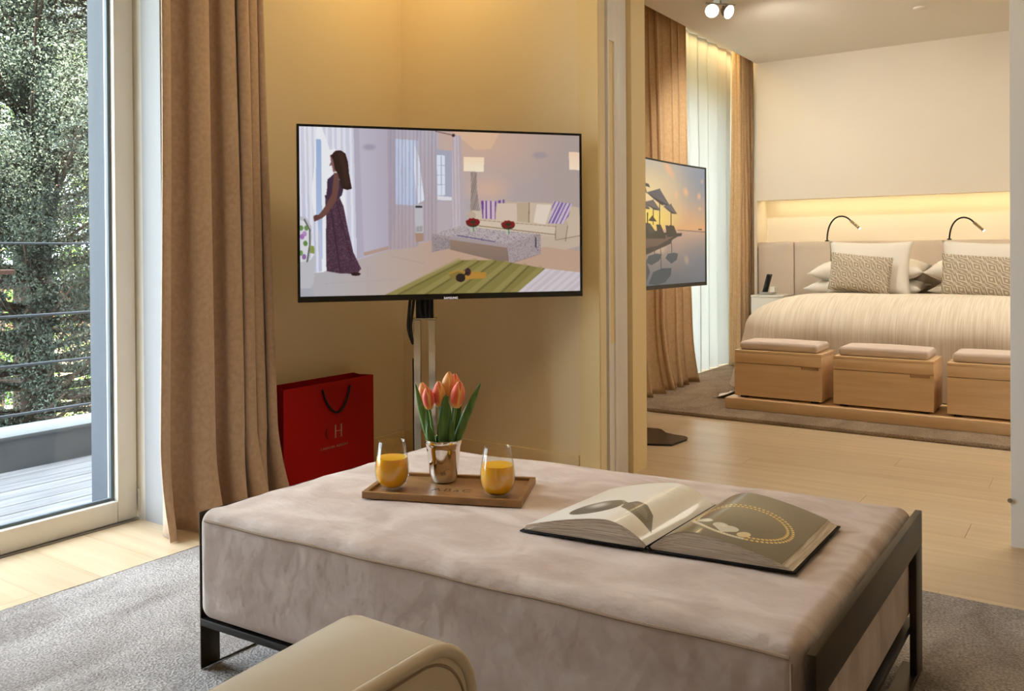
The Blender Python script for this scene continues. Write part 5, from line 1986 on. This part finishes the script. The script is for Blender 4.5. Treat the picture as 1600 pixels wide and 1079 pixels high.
# reading lamps
LG = 'gooseneck reading lamps on the headboard'
def reading_lamp(pts, label):
    pts = [Vector(p) for p in pts]
    g = empty('reading_lamp', pts[0], label, 'lamp', LG)
    b = MB()
    b.lathe([(0, 0), (0.016, 0), (0.016, 0.008), (0.006, 0.011), (0, 0.011)], pts[0], 16)
    b.build('base', M['black_metal'], g)
    path = []
    for i in range(len(pts) - 2):
        pass
    # smooth arc through base, shoulder, apex, neck
    P0, P1, P2, P3 = pts[0], pts[1], pts[2], pts[3]
    path = [P0 * (1 - t) ** 3 + (P0 + (P1 - P0) * 1.25) * 3 * t * (1 - t) ** 2 + (P2 - (P3 - P2) * 0.9 + Vector((0, 0, .02))) * 3 * t * t * (1 - t) + P2 * t ** 3 for t in [k / 24 for k in range(25)]]
    MB().tube(path, 0.0065, 10).build('gooseneck', M['black_metal'], g)
    MB().tube([P2, P3], 0.0115, 14).build('lamp_head', M['chrome'], g)
    d = (P3 - P2).normalized()
    MB().tube([P3, P3 + d * 0.003], 0.009, 14).build('bulb', M['led_tip'], g)
reading_lamp([(-1.873, 7.30, 1.0625), (-1.868, 7.28, 1.235), (-1.672, 7.24, 1.222), (-1.602, 7.22, 1.160)], 'black gooseneck reading lamp over the pillows nearest the curtain')
reading_lamp([(-0.972, 7.30, 1.0625), (-0.967, 7.28, 1.205), (-0.798, 7.24, 1.188), (-0.733, 7.22, 1.127)], 'black gooseneck reading lamp over the pillows nearest the door leaf')

# nightstand and telephone
ns = empty('nightstand', (-2.25, 7.05, 0.0225), 'plain white nightstand between the bed and the curtain', 'nightstand')
box_obj('carcass', (-2.390, 6.95, 0.10), (-2.13, 7.27, 0.610), M['white_paint'], ns, 0.003)
box_obj('top', (-2.392, 6.945, 0.611), (-2.128, 7.272, 0.627), M['white_paint'], ns, 0.003)
box_obj('plinth', (-2.37, 6.97, 0.0225), (-2.15, 7.25, 0.10), M['white_paint'], ns)
ph = empty('telephone', (-2.29, 7.06, 0.6275), 'black cordless telephone standing in a pale cradle on the nightstand', 'telephone')
box_obj('cradle', (-2.345, 7.02, 0.6275), (-2.235, 7.12, 0.650), M['steel'], ph, 0.005)
b = MB()
b.prism([(-2.262, 0.650), (-2.222, 0.650), (-2.222, 0.690), (-2.255, 0.695)], 'y', 7.03, 7.11)
b.build('display', M['white_paint'], ph, smooth=False)
b = MB()
b.box((-0.022, -0.012, 0), (0.022, 0.012, 0.155), 0.006)
for v in b.bm.verts:
    v.co = Vector((-2.315 + v.co.x + v.co.z * 0.22, 7.07 + v.co.y + v.co.z * 0.15, 0.640 + v.co.z))
b.build('handset', M['black_plastic'], ph)

# ceiling spotlight and detector
cl = empty('ceiling_spotlight', (-1.98, 5.25, BCEIL), 'twin headed ceiling spotlight with both lamps lit near the curtain slot', 'spotlight')
b = MB()
b.lathe([(0, 0), (0.05, 0), (0.05, -0.02), (0, -0.02)], (-1.99, 5.25, BCEIL - 0.0005), 24)
b.tube([(-2.06, 5.18, 2.545), (-1.92, 5.32, 2.545)], 0.006, 8)
b.tube([(-1.99, 5.25, 2.565), (-1.99, 5.25, 2.545)], 0.006, 8)
b.build('mount', M['steel'], cl)
for (c, dirn) in (((-2.032, 5.21, 2.500), (0.35, -0.8, -0.5)), ((-1.950, 5.286, 2.497), (0.85, -0.25, -0.45))):
    c = Vector(c)
    d = Vector(dirn).normalized()
    hd = MB().tube([c - d * 0.055, c - d * 0.03, c - d * 0.004, c], [0.018, 0.036, 0.044, 0.044], 20).build('lamp_head', M['steel'], cl)
    MB().tube([c + d * 0.0005, c + d * 0.002], 0.041, 24).build('bulb', M['lamp_face'], hd)
    mid = Vector((c.x, c.y, 2.545))
    MB().tube([c - d * 0.045, Vector((c.x - d.x * .05, c.y - d.y * .05, 2.545))], 0.005, 8).build('arm', M['black_metal'], cl)
b = MB()
b.lathe([(0, 0), (0.042, 0), (0.042, -0.008), (0.034, -0.012), (0, -0.012)], (-1.0, 6.235, BCEIL - 0.0005), 28)
tag(b.build('smoke_detector', M['ceiling'], None, origin=(-1.0, 6.235, BCEIL)), 'flat white disc detector on the bedroom ceiling', 'detector')
